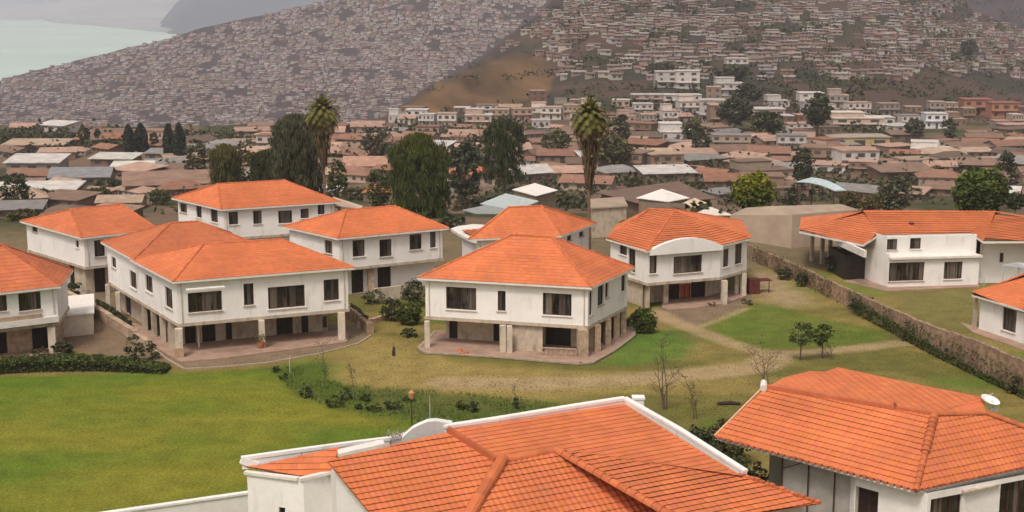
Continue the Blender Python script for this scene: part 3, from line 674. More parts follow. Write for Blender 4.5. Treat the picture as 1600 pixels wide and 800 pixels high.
m = MB(); m.prism(xy([g1 + Vector((0, -.35, 0)), g2 + Vector((.2, -.35, 0)), s1, s0]), zl, zl + .22); m.build('ledge', M_trim, hI)
zr = zu - .05
eA = W(1249, 361, zr - .6); eB_ = W(1349, 382, zr - .5); eC = W(1372, 367, zr + .1); eD = W(1517, 364, zr + .2); eE = W(1537, 377, zr - .05); eF = W(1665, 376, zr)
rA = Vector((0, 0, 0)); nrm = Vector((0, 1, 0)); ry = eC.y + 5.2
rA = on_plane(1349, 330, Vector((0, ry, 0)), nrm); rB = on_plane(1555, 331, Vector((0, ry, 0)), nrm); rC = on_plane(1665, 350, Vector((0, ry, 0)), nrm)
t = MB(); u = MB(); c = MB(); fz = MB()
roof_face(t, u, [eA, eB_, eC, rA]); roof_face(t, u, [eC, eD, rB, rA]); roof_face(t, u, [eD, eE, rB]); roof_face(t, u, [eE, eF, rC, rB])
bk1 = eA + Vector((2, 9, 0)); bk2 = rC + Vector((0, 6, -1)); roof_face(t, u, [eA, rA, bk1]); roof_face(t, u, [bk1, rA, rB, rC, bk2])
rf = t.build('roof', M_tile, hI); u.build('underlay', M_under, rf)
for a, b in ((rA, rB), (rB, rC)): c = MB(); caps(c, a, b, .12); c.build('ridge_cap', M_cap, rf)
for a, b in ((eA, eB_), (eB_, eC), (eC, eD), (eD, eE), (eE, eF)): fz.beam(a + Vector((0, 0, -.13)), b + Vector((0, 0, -.13)), .06, .2)
fz.build('fascia', M_trim, rf)
m = MB(); a = W(1312, 380, zr - .9); b = g0 + Vector((0, -.1, zr - 1.2)); m.beam(W(1309, 377, zr - .95), W(1352, 397, zr - 1.1), .3, .7); m.build('carport_beam', M_trim, hI)
m = MB(); m.prism(xy([W(1318, 437), W(1350, 437), W(1350, 437) + Vector((0, 5, 0)), W(1310, 437) + Vector((0, 5, 0))]), .02, 2.6); m.build('carport_shade_block', M_door, hI)  # solid dark box, its colour stands in for the shade inside the carport
for px, py in ((1311, 425), (1284, 412), (1268, 408), (1296, 416)): pillar(hI, px, py, .35, zr - .75, M_beige)
m = MB(); p = on_plane(1424, 353, Vector((0, ry - 2.8, 0)), nrm); m.tube([p + Vector((0, 0, -.5)), p + Vector((0, 0, .35))], [.28, .28], 10); m.build('vent_pipe', M_frame, hI)
m = MB(); p = on_plane(1392, 352, Vector((0, ry - 2.4, 0)), nrm); m.box(p.x, p.y, p.z - .4, p.z + .15, .5, .4); m.build('roof_vent', M_frame, hI)
patio(hI, [(1318, 440), (1386, 456), (1530, 449), (1530, 446), (1388, 449), (1350, 436)], z1=.1, kerb=False)
# house J (right edge)
hJ = empty('house', (50, 120, 0), 'single-storey white house with orange roof cut off by the right edge', 'house', 'white houses with orange tiled roofs at the right edge')
j0 = W(1529, 515); j1 = W(1596, 537); j2 = W(1690, 523); zj = zat(1529, 515, 461)
m = MB(); wall(m, hJ, j0, j1, 0, zj, [(1566, 482, 1588, 518)]); wall(m, hJ, j1, j2, 0, zj, [(1604, 498, 1625, 520)]); wall(m, hJ, j0 + Vector((3, 8, 0)), j0, 0, zj); m.build('wall', M_wall, hJ)
jE = [Vector((p.x, p.y, zj)) for p in overhang([j0, j1, j2, j0 + (j2 - j1)], .55)]
jr1 = on_plane(1604, 427, (jE[0] + jE[2]) / 2, Vector((0, 1, 0)))
hip_roof(hJ, [jE[0], jE[1], jE[2], jE[3]], jr1, jr1 + (j2 - j1).normalized() * 1.5)
pillar(hJ, 1522, 512, .3, zj - .1, M_beige)
patio(hJ, [(1500, 505), (1520, 520), (1600, 548), (1640, 540), (1596, 538), (1530, 512)], z1=.08, kerb=False)
m = MB(); m.poly([W(1565, 414, 4.2), W(1620, 422, 3.9), W(1640, 412, 4.4), W(1585, 410, 4.5)], (.8, .8, .8)); m.poly([W(1585, 410, 4.44), W(1640, 412, 4.34), W(1620, 422, 3.84), W(1565, 414, 4.14)], (.3, .35, .5))
awn = empty('patio_shelter', W(1590, 440, 0), 'small shelter with pale sheet roof between the two white houses at the right edge', 'shelter')
m.build('sheet_roof', M_metal, awn)
for px in (1568, 1592, 1616):
    pt_ = W(px, 416, 4.1); m = MB(); m.tube([(pt_.x, pt_.y, 0), (pt_.x, pt_.y, 4.15)], [.07, .07]); m.build('post', M_metal, awn)

# ------------------------------------------------------------------ foreground house K
hK = empty('house', (2, 66, 0), 'nearest house, big orange tiled roof with white parapet along the bottom of the picture', 'house', 'houses with large orange roofs in the foreground')
h0 = W(700, 672, 8.45); h1 = W(974, 630, 8.45); hd = (h1 - h0).normalized(); nb_ = Vector((hd.y, -hd.x, 0))      # nb_ points to the viewer
def slope_plane(p, deg): 
    a = R(deg); down = nb_ * math.cos(a) - Vector((0, 0, 1)) * math.sin(a); return p, hd.cross(down).normalized()
Rg1 = W(785, 720, 8.3); pl2 = slope_plane(Rg1, 9.0); P2f = lambda x, y: on_plane(x, y, *pl2)
Rg2 = P2f(868, 704)
pl1 = slope_plane(Rg1 + Vector((0, 0, -.22)), 24); P1f = lambda x, y: on_plane(x, y, *pl1)
pl3 = slope_plane(Rg1, 26); P3f = lambda x, y: on_plane(x, y, *pl3)
pl4 = slope_plane(Rg2, 10.3); P4f = lambda x, y: on_plane(x, y, *pl4); tip = P4f(1277, 787)
t = MB(); u = MB(); BW = dict(tw=.30, tl=.38, lift=.045, barrel=.022, rnd=.04)
roof_face(t, u, [P1f(511, 720), P1f(576, 800), P1f(625, 860), P1f(700, 860), P1f(735, 800), P1f(776, 724), P1f(700, 675)], **BW)
roof_face(t, u, [P2f(700, 672), P2f(785, 720), P2f(868, 704), P2f(945, 712), P2f(1160, 744), P2f(1120, 720), P2f(974, 630), P2f(837, 651)], tw=.36, tl=.40, lift=.02, barrel=.008, rnd=.06)
roof_face(t, u, [P3f(787, 722), P3f(735, 800), P3f(697, 860), P3f(1120, 860), P3f(1036, 800), P3f(868, 705)], **dict(BW, barrel=.035))
roof_face(t, u, [P4f(868, 704), P4f(1036, 800), P4f(1090, 832), P4f(1180, 802), P4f(1277, 787), P4f(1160, 744), P4f(945, 712)], tw=.36, tl=.40, lift=.045, barrel=.018, rnd=.08)
rf = t.build('roof', M_tile, hK)
u.build('underlay', M_under, rf)
for a_ in ((P3f(700, 860), Rg1 + Vector((0, 0, .05)), .30, .55, .92), (Rg2 + Vector((0, 0, .04)), P4f(1090, 832) + Vector((0, 0, .05)), .22, .5, .95), (Rg1, Rg2, .2, .5, .95), (P4f(950, 713) , P4f(1085, 736), .07, .5, .8)): c = MB(); caps(c, *a_); c.build('ridge_cap', M_cap, rf)
m = MB(); m.poly([P3f(868, 705), P3f(1036, 800), P4f(1036, 800), P4f(868, 705)]); m.poly([P4f(950, 713), P4f(1160, 744), P2f(1160, 744), P2f(950, 713)]); m.build('step_flashing', M_cap, rf)
m = MB(); m.beam(P1f(700, 675) + Vector((0, 0, .14)), P1f(774, 722) + Vector((0, 0, .14)), .22, .26, (.8, .8, .8)); m.build('step_ridge', M_cap, rf)
# parapet copings
def coping(root, pts, wd, ht, drop, name='parapet'):
    m = MB()
    for i in range(len(pts) - 1):
        m.beam(pts[i], pts[i + 1], wd, ht)
        a, b = pts[i], pts[i + 1]; dd = (b - a).normalized(); ex = Vector((dd.x, dd.y, 0)) * .02
        m.beam(a - Vector((0, 0, drop / 2)) + ex, b - Vector((0, 0, drop / 2)) - ex, wd * .7, drop)
    return m.build(name, M_wall, root)
pz = Vector((0, 0, .30))
coping(hK, [P2f(672, 668) + pz * .2, P2f(700, 670) + pz * .5, P2f(780, 659) + pz * .6, P2f(900, 640) + pz * .7, P2f(976, 629) + pz * .8], .34, .14, .4)
coping(hK, [P2f(976, 629) + pz * .8, P2f(1060, 675) + pz * .6, P2f(1165, 741) + pz * .5], .30, .12, .4)
m = MB(); p = on_plane(997, 640, Vector((0, P2f(974, 630).y + .9, 0)), Vector((0, 1, 0))); m.box(p.x, p.y, p.z - 2, p.z + .62, .56, .5, 0); m.box(p.x, p.y, p.z + .62, p.z + .72, .66, .6, 0); m.build('chimney', M_wall, hK)
# bump on the parapet
m = MB(); pr_ = [(628, 684), (644, 670), (656, 664), (668, 659), (680, 658), (706, 662)]; a_ = P2f(628, 690); b_ = P2f(706, 668); dd = Vector((b_.x - a_.x, b_.y - a_.y, 0)).normalized(); nn = Vector((dd.y, -dd.x, 0))
for dy0, dy1 in ((0, .5),):
    top = [on_plane(x, y, a_, nn) for x, y in pr_]; bot = [on_plane(x, 696 - (x - 628) * .24, a_, nn) for x, y in pr_]; bk_ = Vector((0, .5, 0)); k = len(top)
    m.mesh(top + bot + [p + bk_ for p in top] + [p + bk_ for p in bot], [(k + i, k + i + 1, i + 1, i) for i in range(k - 1)] + [(i, i + 1, 2 * k + i + 1, 2 * k + i) for i in range(k - 1)] + [(2 * k + i, 2 * k + i + 1, 3 * k + i + 1, 3 * k + i) for i in range(k - 1)] + [(0, 2 * k, 3 * k, k), (k - 1, 2 * k - 1, 4 * k - 1, 3 * k - 1)])
m.build('parapet_shoulder', M_wall, hK)
# lower strip roof and its parapet
zs_ = 7.0
t = MB(); u = MB(); q_ = [W(373, 733, zs_), W(468, 741, zs_), W(516, 736, zs_ + .1), W(531, 704, zs_ + .55), W(400, 722, zs_ + .45)]
roof_face(t, u, [q_[0], q_[1], q_[2], q_[3], q_[4]], tw=.36, tl=.4, lift=.03, barrel=.012); sr = t.build('strip_roof', M_tile, hK); u.build('underlay', M_under, sr)
coping(hK, [W(377, 716, zs_ + .6), W(470, 703, zs_ + .68), W(560, 691, zs_ + .76), W(610, 685, zs_ + .85), W(660, 672, 7.95)], .26, .16, .55)
m = MB(); m.beam(W(377, 718, zs_ + .55), W(402, 728, zs_ + .15), .22, .35); m.build('parapet_return', M_wall, hK)
m = MB(); m.beam(W(528, 708, 7.62), W(600, 692, 8.0), .7, .16); m.build('gutter_ledge', M_trim, hK)
# white walls below
k0 = W(386, 740, 6.9); k1 = W(474, 750, 6.9); k2 = W(516, 739, 6.9); k3b = P1f(625, 860); vg = P1f(513, 726); ve = P1f(700, 960)
m = MB(); wall(m, hK, k0, k1, 0, 6.88, [(436, 793, 446, 830)], reveal=.2); wall(m, hK, k1, k2, 0, 6.9)
# left return wall with flared top
kb = k0 + (k2 - k1).normalized() * 3.2; wall(m, hK, kb, k0, 0, 6.88)
m.build('wall', M_wall, hK)
m = MB(); m.beam(W(383, 738, 6.93), W(466, 748, 6.93), .3, .14); m.beam(W(468, 749, 6.93), W(516, 738, 6.95), .3, .14); m.build('cornice', M_trim, hK)
m = MB(); a0 = Vector((k2.x, k2.y, 0)); vdir = (P1f(576, 800) - P1f(511, 720)); 
p_ = P1f(516, 722) + hd * .25; m.poly([(k2.x, k2.y, 0), (p_.x, p_.y, 0), (p_.x, p_.y, p_.z - .1), (k2.x, k2.y, 6.95)])
for s_, e_ in ((0, 1.0), (1.0, 2.2)):
    pA = P1f(516, 722) + vdir * s_ + hd * .25; pB = P1f(516, 722) + vdir * e_ + hd * .25
    m.poly([(pA.x, pA.y, 0), (pB.x, pB.y, 0), (pB.x, pB.y, pB.z - .1), (pA.x, pA.y, pA.z - .1)])
m.build('gable_wall', M_wall, hK)
# hidden body walls so the roof stands on something
m = MB(); o1 = P2f(700, 668); o2 = P2f(972, 628); o3 = P2f(1160, 742) ; o4 = tip - hd * .6 + Vector((0, .3, 0)); o5 = P4f(1180, 803) - hd * .2
wall(m, hK, Vector((o2.x, o2.y, 0)), Vector((o1.x, o1.y, 0)), 0, 7.9); wall(m, hK, Vector((o3.x, o3.y, 0)), Vector((o2.x, o2.y, 0)), 0, 7.6)
wall(m, hK, Vector((o4.x, o4.y, 0)), Vector((o3.x, o3.y, 0)), 0, 6.6); wall(m, hK, P3f(700, 862), P4f(1100, 840), 0, 6.3)
m.build('rear_wall', M_wall, hK)
# verge tiles on the right edge
m = MB()
for k in range(16):
    p = P4f(1160, 744).lerp(tip, k / 15) + Vector((0, 0, .08)); b = random.uniform(.7, 1.15); m.box(p.x, p.y, p.z - .08, p.z + random.uniform(.02, .10), .22, .28, .4 + random.random() * .4, (b, b, b * 1.1))
m.build('verge_tile', M_cap, rf)
# broken plaster and dry plant on the parapet
m = MB(); p = W(628, 684, 8.05)
for k in range(260):
    a = random.random() * 6.28; r_ = random.random() ** .5; q0 = p + Vector((math.cos(a) * r_ * .8, math.sin(a) * r_ * .35, random.random() * .35)); dd = Vector((random.gauss(0, 1), random.gauss(0, 1), random.random() * 1.5)).normalized() * random.uniform(.08, .22); sd = dd.cross(Vector((random.random(), random.random(), .3))).normalized() * .025
    g_ = random.uniform(.8, 1.2); m.poly([q0 - sd, q0 + sd, q0 + dd], (.48 * g_, .42 * g_, .34 * g_))
tag(m.build('dry_plant', M_leaf, None, p), 'dry pale tuft of plant growing on the white parapet of the nearest house', 'plant')
m = MB(); p = P2f(672, 664); m.tube([p, p + Vector((0, 0, 1.5))], [.018, .012], 5); m.box(p.x, p.y, p.z, p.z + .1, .15, .15)
tag(m.build('antenna_rod', M_metal, None, p), 'thin pale rod standing up from the white parapet of the nearest house', 'rod')
# low boundary wall bottom left
m = MB(); a = W(150, 804, 2.4); b = W(392, 769, 2.4); m.beam(a - Vector((0, 0, 1.25)), b - Vector((0, 0, 1.25)), .22, 2.3); m.beam(a, b, .34, .12)
o = m.build('boundary_wall', M_wall, None, (a.x, a.y, 0)); tag(o, 'low white boundary wall running to the nearest house at the bottom left', 'wall')

# ------------------------------------------------------------------ foreground house L
hL = empty('house', (22, 71, 0), 'near house at the lower right, orange hipped roof with a white dish and glazed side', 'house', 'houses with large orange roofs in the foreground')
zL, zE = 8.5, 6.2
le1, le2 = W(1117, 682, zE), W(1431, 766, zE); nl_ = (le2 - le1).cross(W(1330, 628, zL) - le1).normalized(); lr1, lr2 = on_plane(1197, 606, le1, nl_), on_plane(1460, 648, le1, nl_)
le3 = W(1660, 717, zE); nr_ = (le3 - le2).cross(lr2 - le2).normalized(); lr3 = on_plane(1541, 646, le2, nr_); lr4 = on_plane(1640, 682, le2, nr_); nt_ = (lr2 - lr1).cross(W(1309, 574, zL + .12) - lr1).normalized(); PT = lambda x, y: on_plane(x, y, lr1, nt_)
t = MB(); u = MB(); LW = dict(tw=.30, tl=.36, lift=.042, barrel=.022, rnd=.04)
roof_face(t, u, [le1, le2, lr2, lr1], **LW); roof_face(t, u, [le2, le3, lr4, lr3, lr2], **LW)
roof_face(t, u, [lr1, lr2, PT(1534, 621), PT(1420, 598), PT(1309, 574), PT(1290, 581), PT(1265, 580), PT(1225, 590)], tw=.36, tl=.4, lift=.015, barrel=.006, rnd=.05); roof_face(t, u, [lr2, lr3, PT(1534, 621)], tw=.36, tl=.4, lift=.015, rnd=.05)
rf = t.build('roof', M_tile, hL); u.build('underlay', M_under, rf)
for a_ in ((lr2, le2, .16, .4, .95), (lr3, lr4, .18, .4, .9), (lr2, lr3, .14, .4, .9), (lr2, lr2.lerp(le2, .5), .22, .3, .9)): c = MB(); caps(c, *a_); c.build('ridge_cap', M_cap, rf)
m = MB(); q8 = lr1.lerp(lr2, .78); m.beam(lr1 + Vector((0, 0, .08)), q8 + Vector((0, 0, .08)), .26, .2, (.95, .95, 1.1)); m.beam(q8 + Vector((0, 0, .05)), lr2 + Vector((0, 0, .05)), .24, .16, (.9, .9, 1)); m.box(*q8.xy, q8.z - .1, q8.z + .3, .1, .3, 0, (.6, .6, .7)); m.build('ridge_beam', M_cap, rf)
m = MB(); m.beam(lr1 + Vector((-.1, .1, .04)), le1 + Vector((-.02, 0, .03)), .1, .1, (.9, .55, .38)); m.tube([lr1 + Vector((-.2, -.3, .05)), lr1 + Vector((-.05, .5, .18))], [.2, .17], 9); m.build('verge', M_trim, rf)
# eave tile ends
m = MB()
for A_, B_ in ((le1, le2), (le2, le3)):
    n_ = int((B_ - A_).length / .36)
    for k in range(n_):
        p = A_.lerp(B_, (k + .5) / n_); ang = math.atan2((B_ - A_).y, (B_ - A_).x); b = random.uniform(.8, 1.1); m.box(p.x, p.y, p.z - .05, p.z + random.uniform(.03, .08), .27, .12, ang, (b, b, b))
m.build('eave_tile', M_cap, rf)
m = MB(); dz_ = Vector((0, 0, -.16)); m.beam(le1 + dz_ + Vector((.2, .12, 0)), le2 + dz_ + Vector((0, .14, 0)), .1, .13); m.beam(le2 + dz_ + Vector((.1, .14, 0)), le3 + dz_ + Vector((0, .12, 0)), .1, .13)
m.poly([le1 + dz_, le2 + dz_, le3 + dz_, lr4 - Vector((0, 0, 2.4)), lr1 - Vector((0, 0, 2.5))]); m.build('fascia', M_trim, rf)
lw0 = W(1450, 770, 6.0); dl = (le1 - le2).normalized(); dr = (le3 - le2).normalized()
wl = lw0 + Vector((dl.x, dl.y, 0)) * 3.95; wr = W(1640, 734, 6.0)
m = MB(); wall(m, hL, wl, lw0, 0, 5.98, [(.02, 1.32, 2.7, 5.35, 'd')], raw=True, reveal=.35)
wall(m, hL, lw0, wr, 0, 6.0, [(1453, 776, 1503, 840), (1561, 752, 1612, 840)], reveal=.25)
wb = wl + Vector((-.3, 2.2, 0)); wall(m, hL, wb, wl, 0, 5.9); m.build('wall', M_wall, hL)
m = MB(); m.beam(W(1506, 769, 5.75), W(1560, 757, 5.75), .25, .1); m.build('lintel', M_beige, hL)
# grey glazed side under the eave
m = MB(); e0 = wl + Vector((dl.x, dl.y, 0)) * .02 + Vector((0, .5, 0)); e1_ = e0 + Vector((dl.x, dl.y, 0)) * 4.2
M_sheet = pm('grey_sheet', (.36, .34, .31), .6, 1.5, .15, spec=.4)
a, b = e1_, e0; wall(m, hL, a, b, 0, 5.85, raw=True); m.build('side_panel', M_sheet, hL)
for f_ in (0, .38, .75, 1.0):
    p = a.lerp(b, f_) + Vector((0, -.1, 0)); m = MB(); m.box(p.x, p.y, 0, 5.9, .07, .07); m.build('post', M_frame, hL)
m = MB(); m.beam(a + Vector((0, -.12, -.9)), a.lerp(b, .38) + Vector((0, -.12, -.1)), .03, .04); m.build('brace', M_frame, hL)
m = MB(); bb = [le1 + Vector((.6, .3, 0)), lr1 + Vector((.4, .4, 0)), PT(1309, 580), PT(1530, 628), lr4 + Vector((0, 1, 0))]
for i in range(4):
    A_, B_ = bb[i + 1], bb[i]; top = 5.9
    if i: wall(m, hL, A_, B_, 0, min(A_.z, B_.z) - .25)
m.build('rear_wall', M_wall, hL)
# satellite dish
dsh = empty('satellite_dish', W(1552, 640, zL - .1), 'white dish mounted on the ridge of the near right-hand roof', 'dish'); o0 = ORG[dsh.name]
m = MB(); m.tube([o0, o0 + Vector((0, 0, .35)), o0 + Vector((-.1, .05, .5))], [.05, .05, .04], 8); m.box(o0.x, o0.y, o0.z, o0.z + .08, .4, .3); m.build('mount', M_metal, dsh)
m = MB(); cc_ = o0 + Vector((-.18, 0, .55)); vs = []; axn = Vector((.25, -.3, .9)).normalized(); sx = axn.cross(Vector((0, 1, 0))).normalized(); sy = axn.cross(sx)
for i in range(6):
    rr = .52 * i / 5
    for k in range(20):
        t_ = 2 * math.pi * k / 20; vs.append(cc_ + (sx * math.cos(t_) + sy * math.sin(t_) * .85) * rr + axn * (-.15 + .15 * (i / 5) ** 2))
fs = [(i * 20 + k, i * 20 + (k + 1) % 20, (i + 1) * 20 + (k + 1) % 20, (i + 1) * 20 + k) for i in range(5) for k in range(20)]
m.mesh(vs, fs, (1, 1.03, 1.06)); m.build('dish', M_wall, dsh, smooth_=True)
m = MB(); m.tube([cc_ + sx * .45, cc_ + axn * .4], [.015, .015], 5); m.build('feed_arm', M_metal, dsh)

# ------------------------------------------------------------------ garden walls and small structures
def px_wall(name, label, pts, hts, th=.35, mat=M_brick, cap=True, cat='wall'):
    P_ = [W(x, y) for x, y in pts]; m = MB(); c = MB()
    for i in range(len(P_) - 1):
        a, b = P_[i], P_[i + 1]; d = (b - a).normalized(); n = Vector((d.y, -d.x, 0)) * th / 2; nn = max(1, int((b - a).length / 1.2))
        for k in range(nn):
            s0 = a.lerp(b, k / nn); s1 = a.lerp(b, (k + 1) / nn); hh = (hts[i] * (1 - (k + .5) / nn) + hts[i + 1] * (k + .5) / nn) + random.uniform(-.06, .06); br = random.uniform(.85, 1.12)
            m.prism([(s0 - n).xy, (s1 - n).xy, (s1 + n).xy, (s0 + n).xy], -.2, hh, (br, br, br))
    o = m.build(name, mat, None, (P_[0].x, P_[0].y, 0)); tag(o, label, cat); return o, P_
bw, BWP = px_wall('brick_wall', 'long weathered brick garden wall running from the middle distance to the right edge', [(1168, 402), (1200, 417), (1262, 446), (1327, 480), (1390, 513), (1455, 549), (1530, 583), (1600, 617), (1660, 645)], [1.5, 1.6, 1.6, 1.7, 1.9, 2.2, 2.5, 2.6, 2.7])
px_wall('retaining_wall', 'low earth-brown retaining wall between the left houses and the pillared house', [(100, 463), (130, 480), (165, 502), (205, 527), (232, 545)], [.8, .8, .9, .9, .7], .5, M_stone)
px_wall('ramp_wall', 'pale low wall edging the ramp beside the pillared house', [(128, 462), (160, 482), (190, 503), (215, 520)], [.35, .35, .35, .3], .3, M_kerb)
px_wall('planted_wall', 'dark overgrown low wall at the right end of the pillared house', [(542, 494), (560, 505), (579, 521)], [1.1, 1.1, .9], .6, M_brick)
px_wall('garden_step', 'short earth-red retaining step right of the pillared house', [(560, 513), (580, 506), (598, 500)], [.5, .5, .5], .4, M_stone)
# shed beside house A
sh = empty('shed', W(118, 525), 'flat-roofed cream shed beside the house at the left edge', 'shed')
a, b = W(88, 528), W(147, 522); bkv = Vector((-2.2, 7.5, 0)); m = MB(); m.prism([a.xy, b.xy, (b + bkv).xy, (a + bkv).xy], 0, 1.85); m.build('wall', M_cream, sh)
m = MB(); m.prism(xy(overhang([a, b, b + bkv, a + bkv], .12)), 1.852, 1.98); m.build('flat_roof', M_trim, sh)
# dark red kiosk right of house E
kr = empty('garden_kiosk', W(1180, 458), 'small dark red boarded kiosk beside the house with the curved gable', 'kiosk')
p = W(1176, 458); m = MB(); m.box(p.x, p.y, 0, 1.5, 1.1, 1.0, .2); m.build('body', M_cloth, kr)
m = MB(); m.box(p.x + 1.0, p.y + .4, 1.25, 1.33, 1.6, 1.2, .25); m.build('roof_sheet', M_cloth, kr); m = MB(); m.tube([(p.x + 1.65, p.y + .2, 0), (p.x + 1.65, p.y + .2, 1.25)], [.05, .05]); m.build('post', M_cloth, kr)
# pot plants, rocks
def pot(px, py, label, s=1.0):
    p = W(px, py); r = empty('potted_plant', p, label, 'potted plant'); m = MB(); m.tube([p + Vector((0, 0, z * s)) for z in (0.12, .3, .55, .62)], [x * s for x in (.2, .28, .34, .36)], 12); m.build('pot', M_pot, r)
    m = MB()
    for k in range(220):
        d = Vector((random.gauss(0, .22), random.gauss(0, .22), abs(random.gauss(.4, .28)))) * s; leaf(m, p + Vector((0, 0, .6 * s)) + d, .14 * s, (.10, .085, .02))
    m.build('leaves', M_leaf, r)
def leaf(m, p, s, c, down=0):
    a = Vector((random.gauss(0, 1), random.gauss(0, 1), random.gauss(0, .7))).normalized(); b = a.cross(Vector((random.gauss(0, 1), random.gauss(0, 1), random.gauss(0, 1)))).normalized()
    if down: a = Vector((random.gauss(0, .18), random.gauss(0, .18), -1)).normalized(); b = a.cross(Vector((random.gauss(0, 1), random.gauss(0, 1), 0))).normalized() * .35
    g = random.uniform(.65, 1.4); gy = random.uniform(.85, 1.2)
    m.poly([p - a * s * .5, p + b * s * .35, p + a * s * (.5 + down), p - b * s * .35], (c[0] * g * gy, c[1] * g, c[2] * g))
pot(408, 546, 'terracotta pot with yellowish plant by the middle pillar of the long pillared house')
def rocks(px, py, label, n=5):
    p = W(px, py); m = MB()
    for k in range(n):
        c_ = p + Vector((random.gauss(0, .5), random.gauss(0, .4), 0)); r_ = random.uniform(.15, .35); vs = []; fs = []
        for i in range(5):
            for j in range(7):
                th = math.pi * i / 4; ph = 2 * math.pi * j / 7; q_ = random.uniform(.85, 1.1); vs.append(c_ + Vector((math.sin(th) * math.cos(ph), math.sin(th) * math.sin(ph), math.cos(th) * .6)) * r_ * q_ + Vector((0, 0, r_ * .4)))
        for i in range(4):
            for j in range(7): fs.append((i * 7 + j, i * 7 + (j + 1) % 7, (i + 1) * 7 + (j + 1) % 7, (i + 1) * 7 + j))
        m.mesh(vs, fs)
    return m, p
m, p = rocks(28, 548, ''); tag(m.build('rock_pile', M_trim, None, p), 'heap of pale stones in front of the left-edge house', 'rocks')
m, p = rocks(720, 553, '', 4); tag(m.build('rubble_heap', M_pot, None, p + Vector((0, 0, 0))), 'small reddish rubble heap on the patio of the central house', 'rubble')
m, p = rocks(907, 570, '', 2); tag(m.build('dark_stone', M_bark, None, p), 'dark stone at the front corner of the central patio', 'stone')
m = MB(); p = W(1140, 633); m.tube([p + Vector((-.9, 0, .12)), p + Vector((0, .1, .16)), p + Vector((.8, 0, .1))], [.12, .16, .1], 8, (.4, .4, .4)); tag(m.build('fallen_log', M_bark, None, p), 'short dark log lying on the dry grass left of the near right roof', 'log')
m = MB(); p = W(615, 556); m.tube([p, p + Vector((0, 0, .35)), p + Vector((.03, 0, .62))], [.11, .14, .1], 8, (.5, .45, .4)); m.tube([p + Vector((.02, 0, .6)), p + Vector((.02, 0, .8))], [.1, .07], 8, (.4, .35, .3)); tag(m.build('tree_stump', M_bark, None, p), 'small dark stump standing alone on the grass between the two big houses', 'stump')

# ------------------------------------------------------------------ vegetation
GREEN = {'dark': (.050, .060, .026), 'mid': (.060, .078, .020), 'olive': (.088, .088, .034), 'bright': (.085, .115, .014), 'grey': (.085, .085, .048), 'dry': (.12, .10, .04), 'palm': (.130, .125, .030), 'willow': (.062, .080, .022)}
def clumps(m, cen, rx, ry, rz, ncl, nl, ls, c, droop=0, top=None, flat=.6, seed=None):
    rr = random.Random(seed) if seed is not None else random
    for k in range(ncl):
        while True:
            x, y, z = (random.uniform(-1, 1) for _ in range(3)); r2 = x * x + y * y + z * z
            if .18 < r2 < 1: break
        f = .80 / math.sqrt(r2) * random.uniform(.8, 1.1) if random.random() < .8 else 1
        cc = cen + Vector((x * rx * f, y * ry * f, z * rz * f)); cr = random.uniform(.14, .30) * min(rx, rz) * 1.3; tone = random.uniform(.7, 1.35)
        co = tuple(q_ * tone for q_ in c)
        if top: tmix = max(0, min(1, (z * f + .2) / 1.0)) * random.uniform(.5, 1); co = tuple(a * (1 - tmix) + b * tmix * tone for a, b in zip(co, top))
        for j in range(nl):
            a = random.random() * 6.283; b = math.acos(random.uniform(-.6, 1)); q_ = cr * random.uniform(.6, 1.05)
            p = cc + Vector((math.sin(b) * math.cos(a) * q_, math.sin(b) * math.sin(a) * q_, math.cos(b) * q_ * flat - (random.random() * cr * droop)))
            leaf(m, p, ls * random.uniform(.7, 1.3), co, 1.2 if droop else 0)
def trunk_mesh(m, base, h, r, lean=(0, 0), limbs=4, spread=1.0, c=(1, 1, 1)):
    top = base + Vector((lean[0], lean[1], h)); pts = [base.lerp(top, t_) + Vector((math.sin(t_ * 4) * r * .6, 0, 0)) for t_ in (0, .35, .7, 1)]
    m.tube(pts, [r * 1.25, r, r * .8, r * .55], 8, c)
    for k in range(limbs):
        a = k * 2.4 + random.random(); s_ = pts[2].lerp(pts[3], random.random()); e_ = s_ + Vector((math.cos(a) * spread, math.sin(a) * spread, spread * random.uniform(.5, 1.1))); m.tube([s_, s_.lerp(e_, .5) + Vector((0, 0, .1 * spread)), e_], [r * .5, r * .35, r * .12], 5, c)
def tree_at(name, px, top, wpx, Y, colr, label, group=None, cb=.25, ncl=60, nl=26, ls=.35, droop=0, topc=None, cat='tree', depth=1.0, trunk=.16, ry=None):
    X = (px - 800) / (F * CP) * Y * (1.0)
    v_ = F * CP - (top - 400) * SP; X = (px - 800) / v_ * Y
    zt = HC - Y * S(top); zb = float(tz(X, Y)); base = Vector((X, Y, zb)); h = max(.5, zt - zb); ppm = F / (Y * CP + (HC - zt) * SP); w_ = wpx / ppm / 2
    r = empty(name, base, label, cat, group)
    m = MB(); trunk_mesh(m, base, h * (cb + .35), max(.05, trunk * h / 8), spread=w_ * .6); m.build('trunk', M_bark, r)
    m = MB(); zc = zb + h * (cb + (1 - cb) / 2); ls = max(ls, w_ * (.16 if Y < 300 else .21)); clumps(m, Vector((X, Y, zc)), w_ * .92, w_ * .92 * depth, h * (1 - cb) / 2 * .95, int(ncl * 1.6), nl, ls, GREEN[colr], droop, topc)
    m.build('crown', M_leaf, r); return r
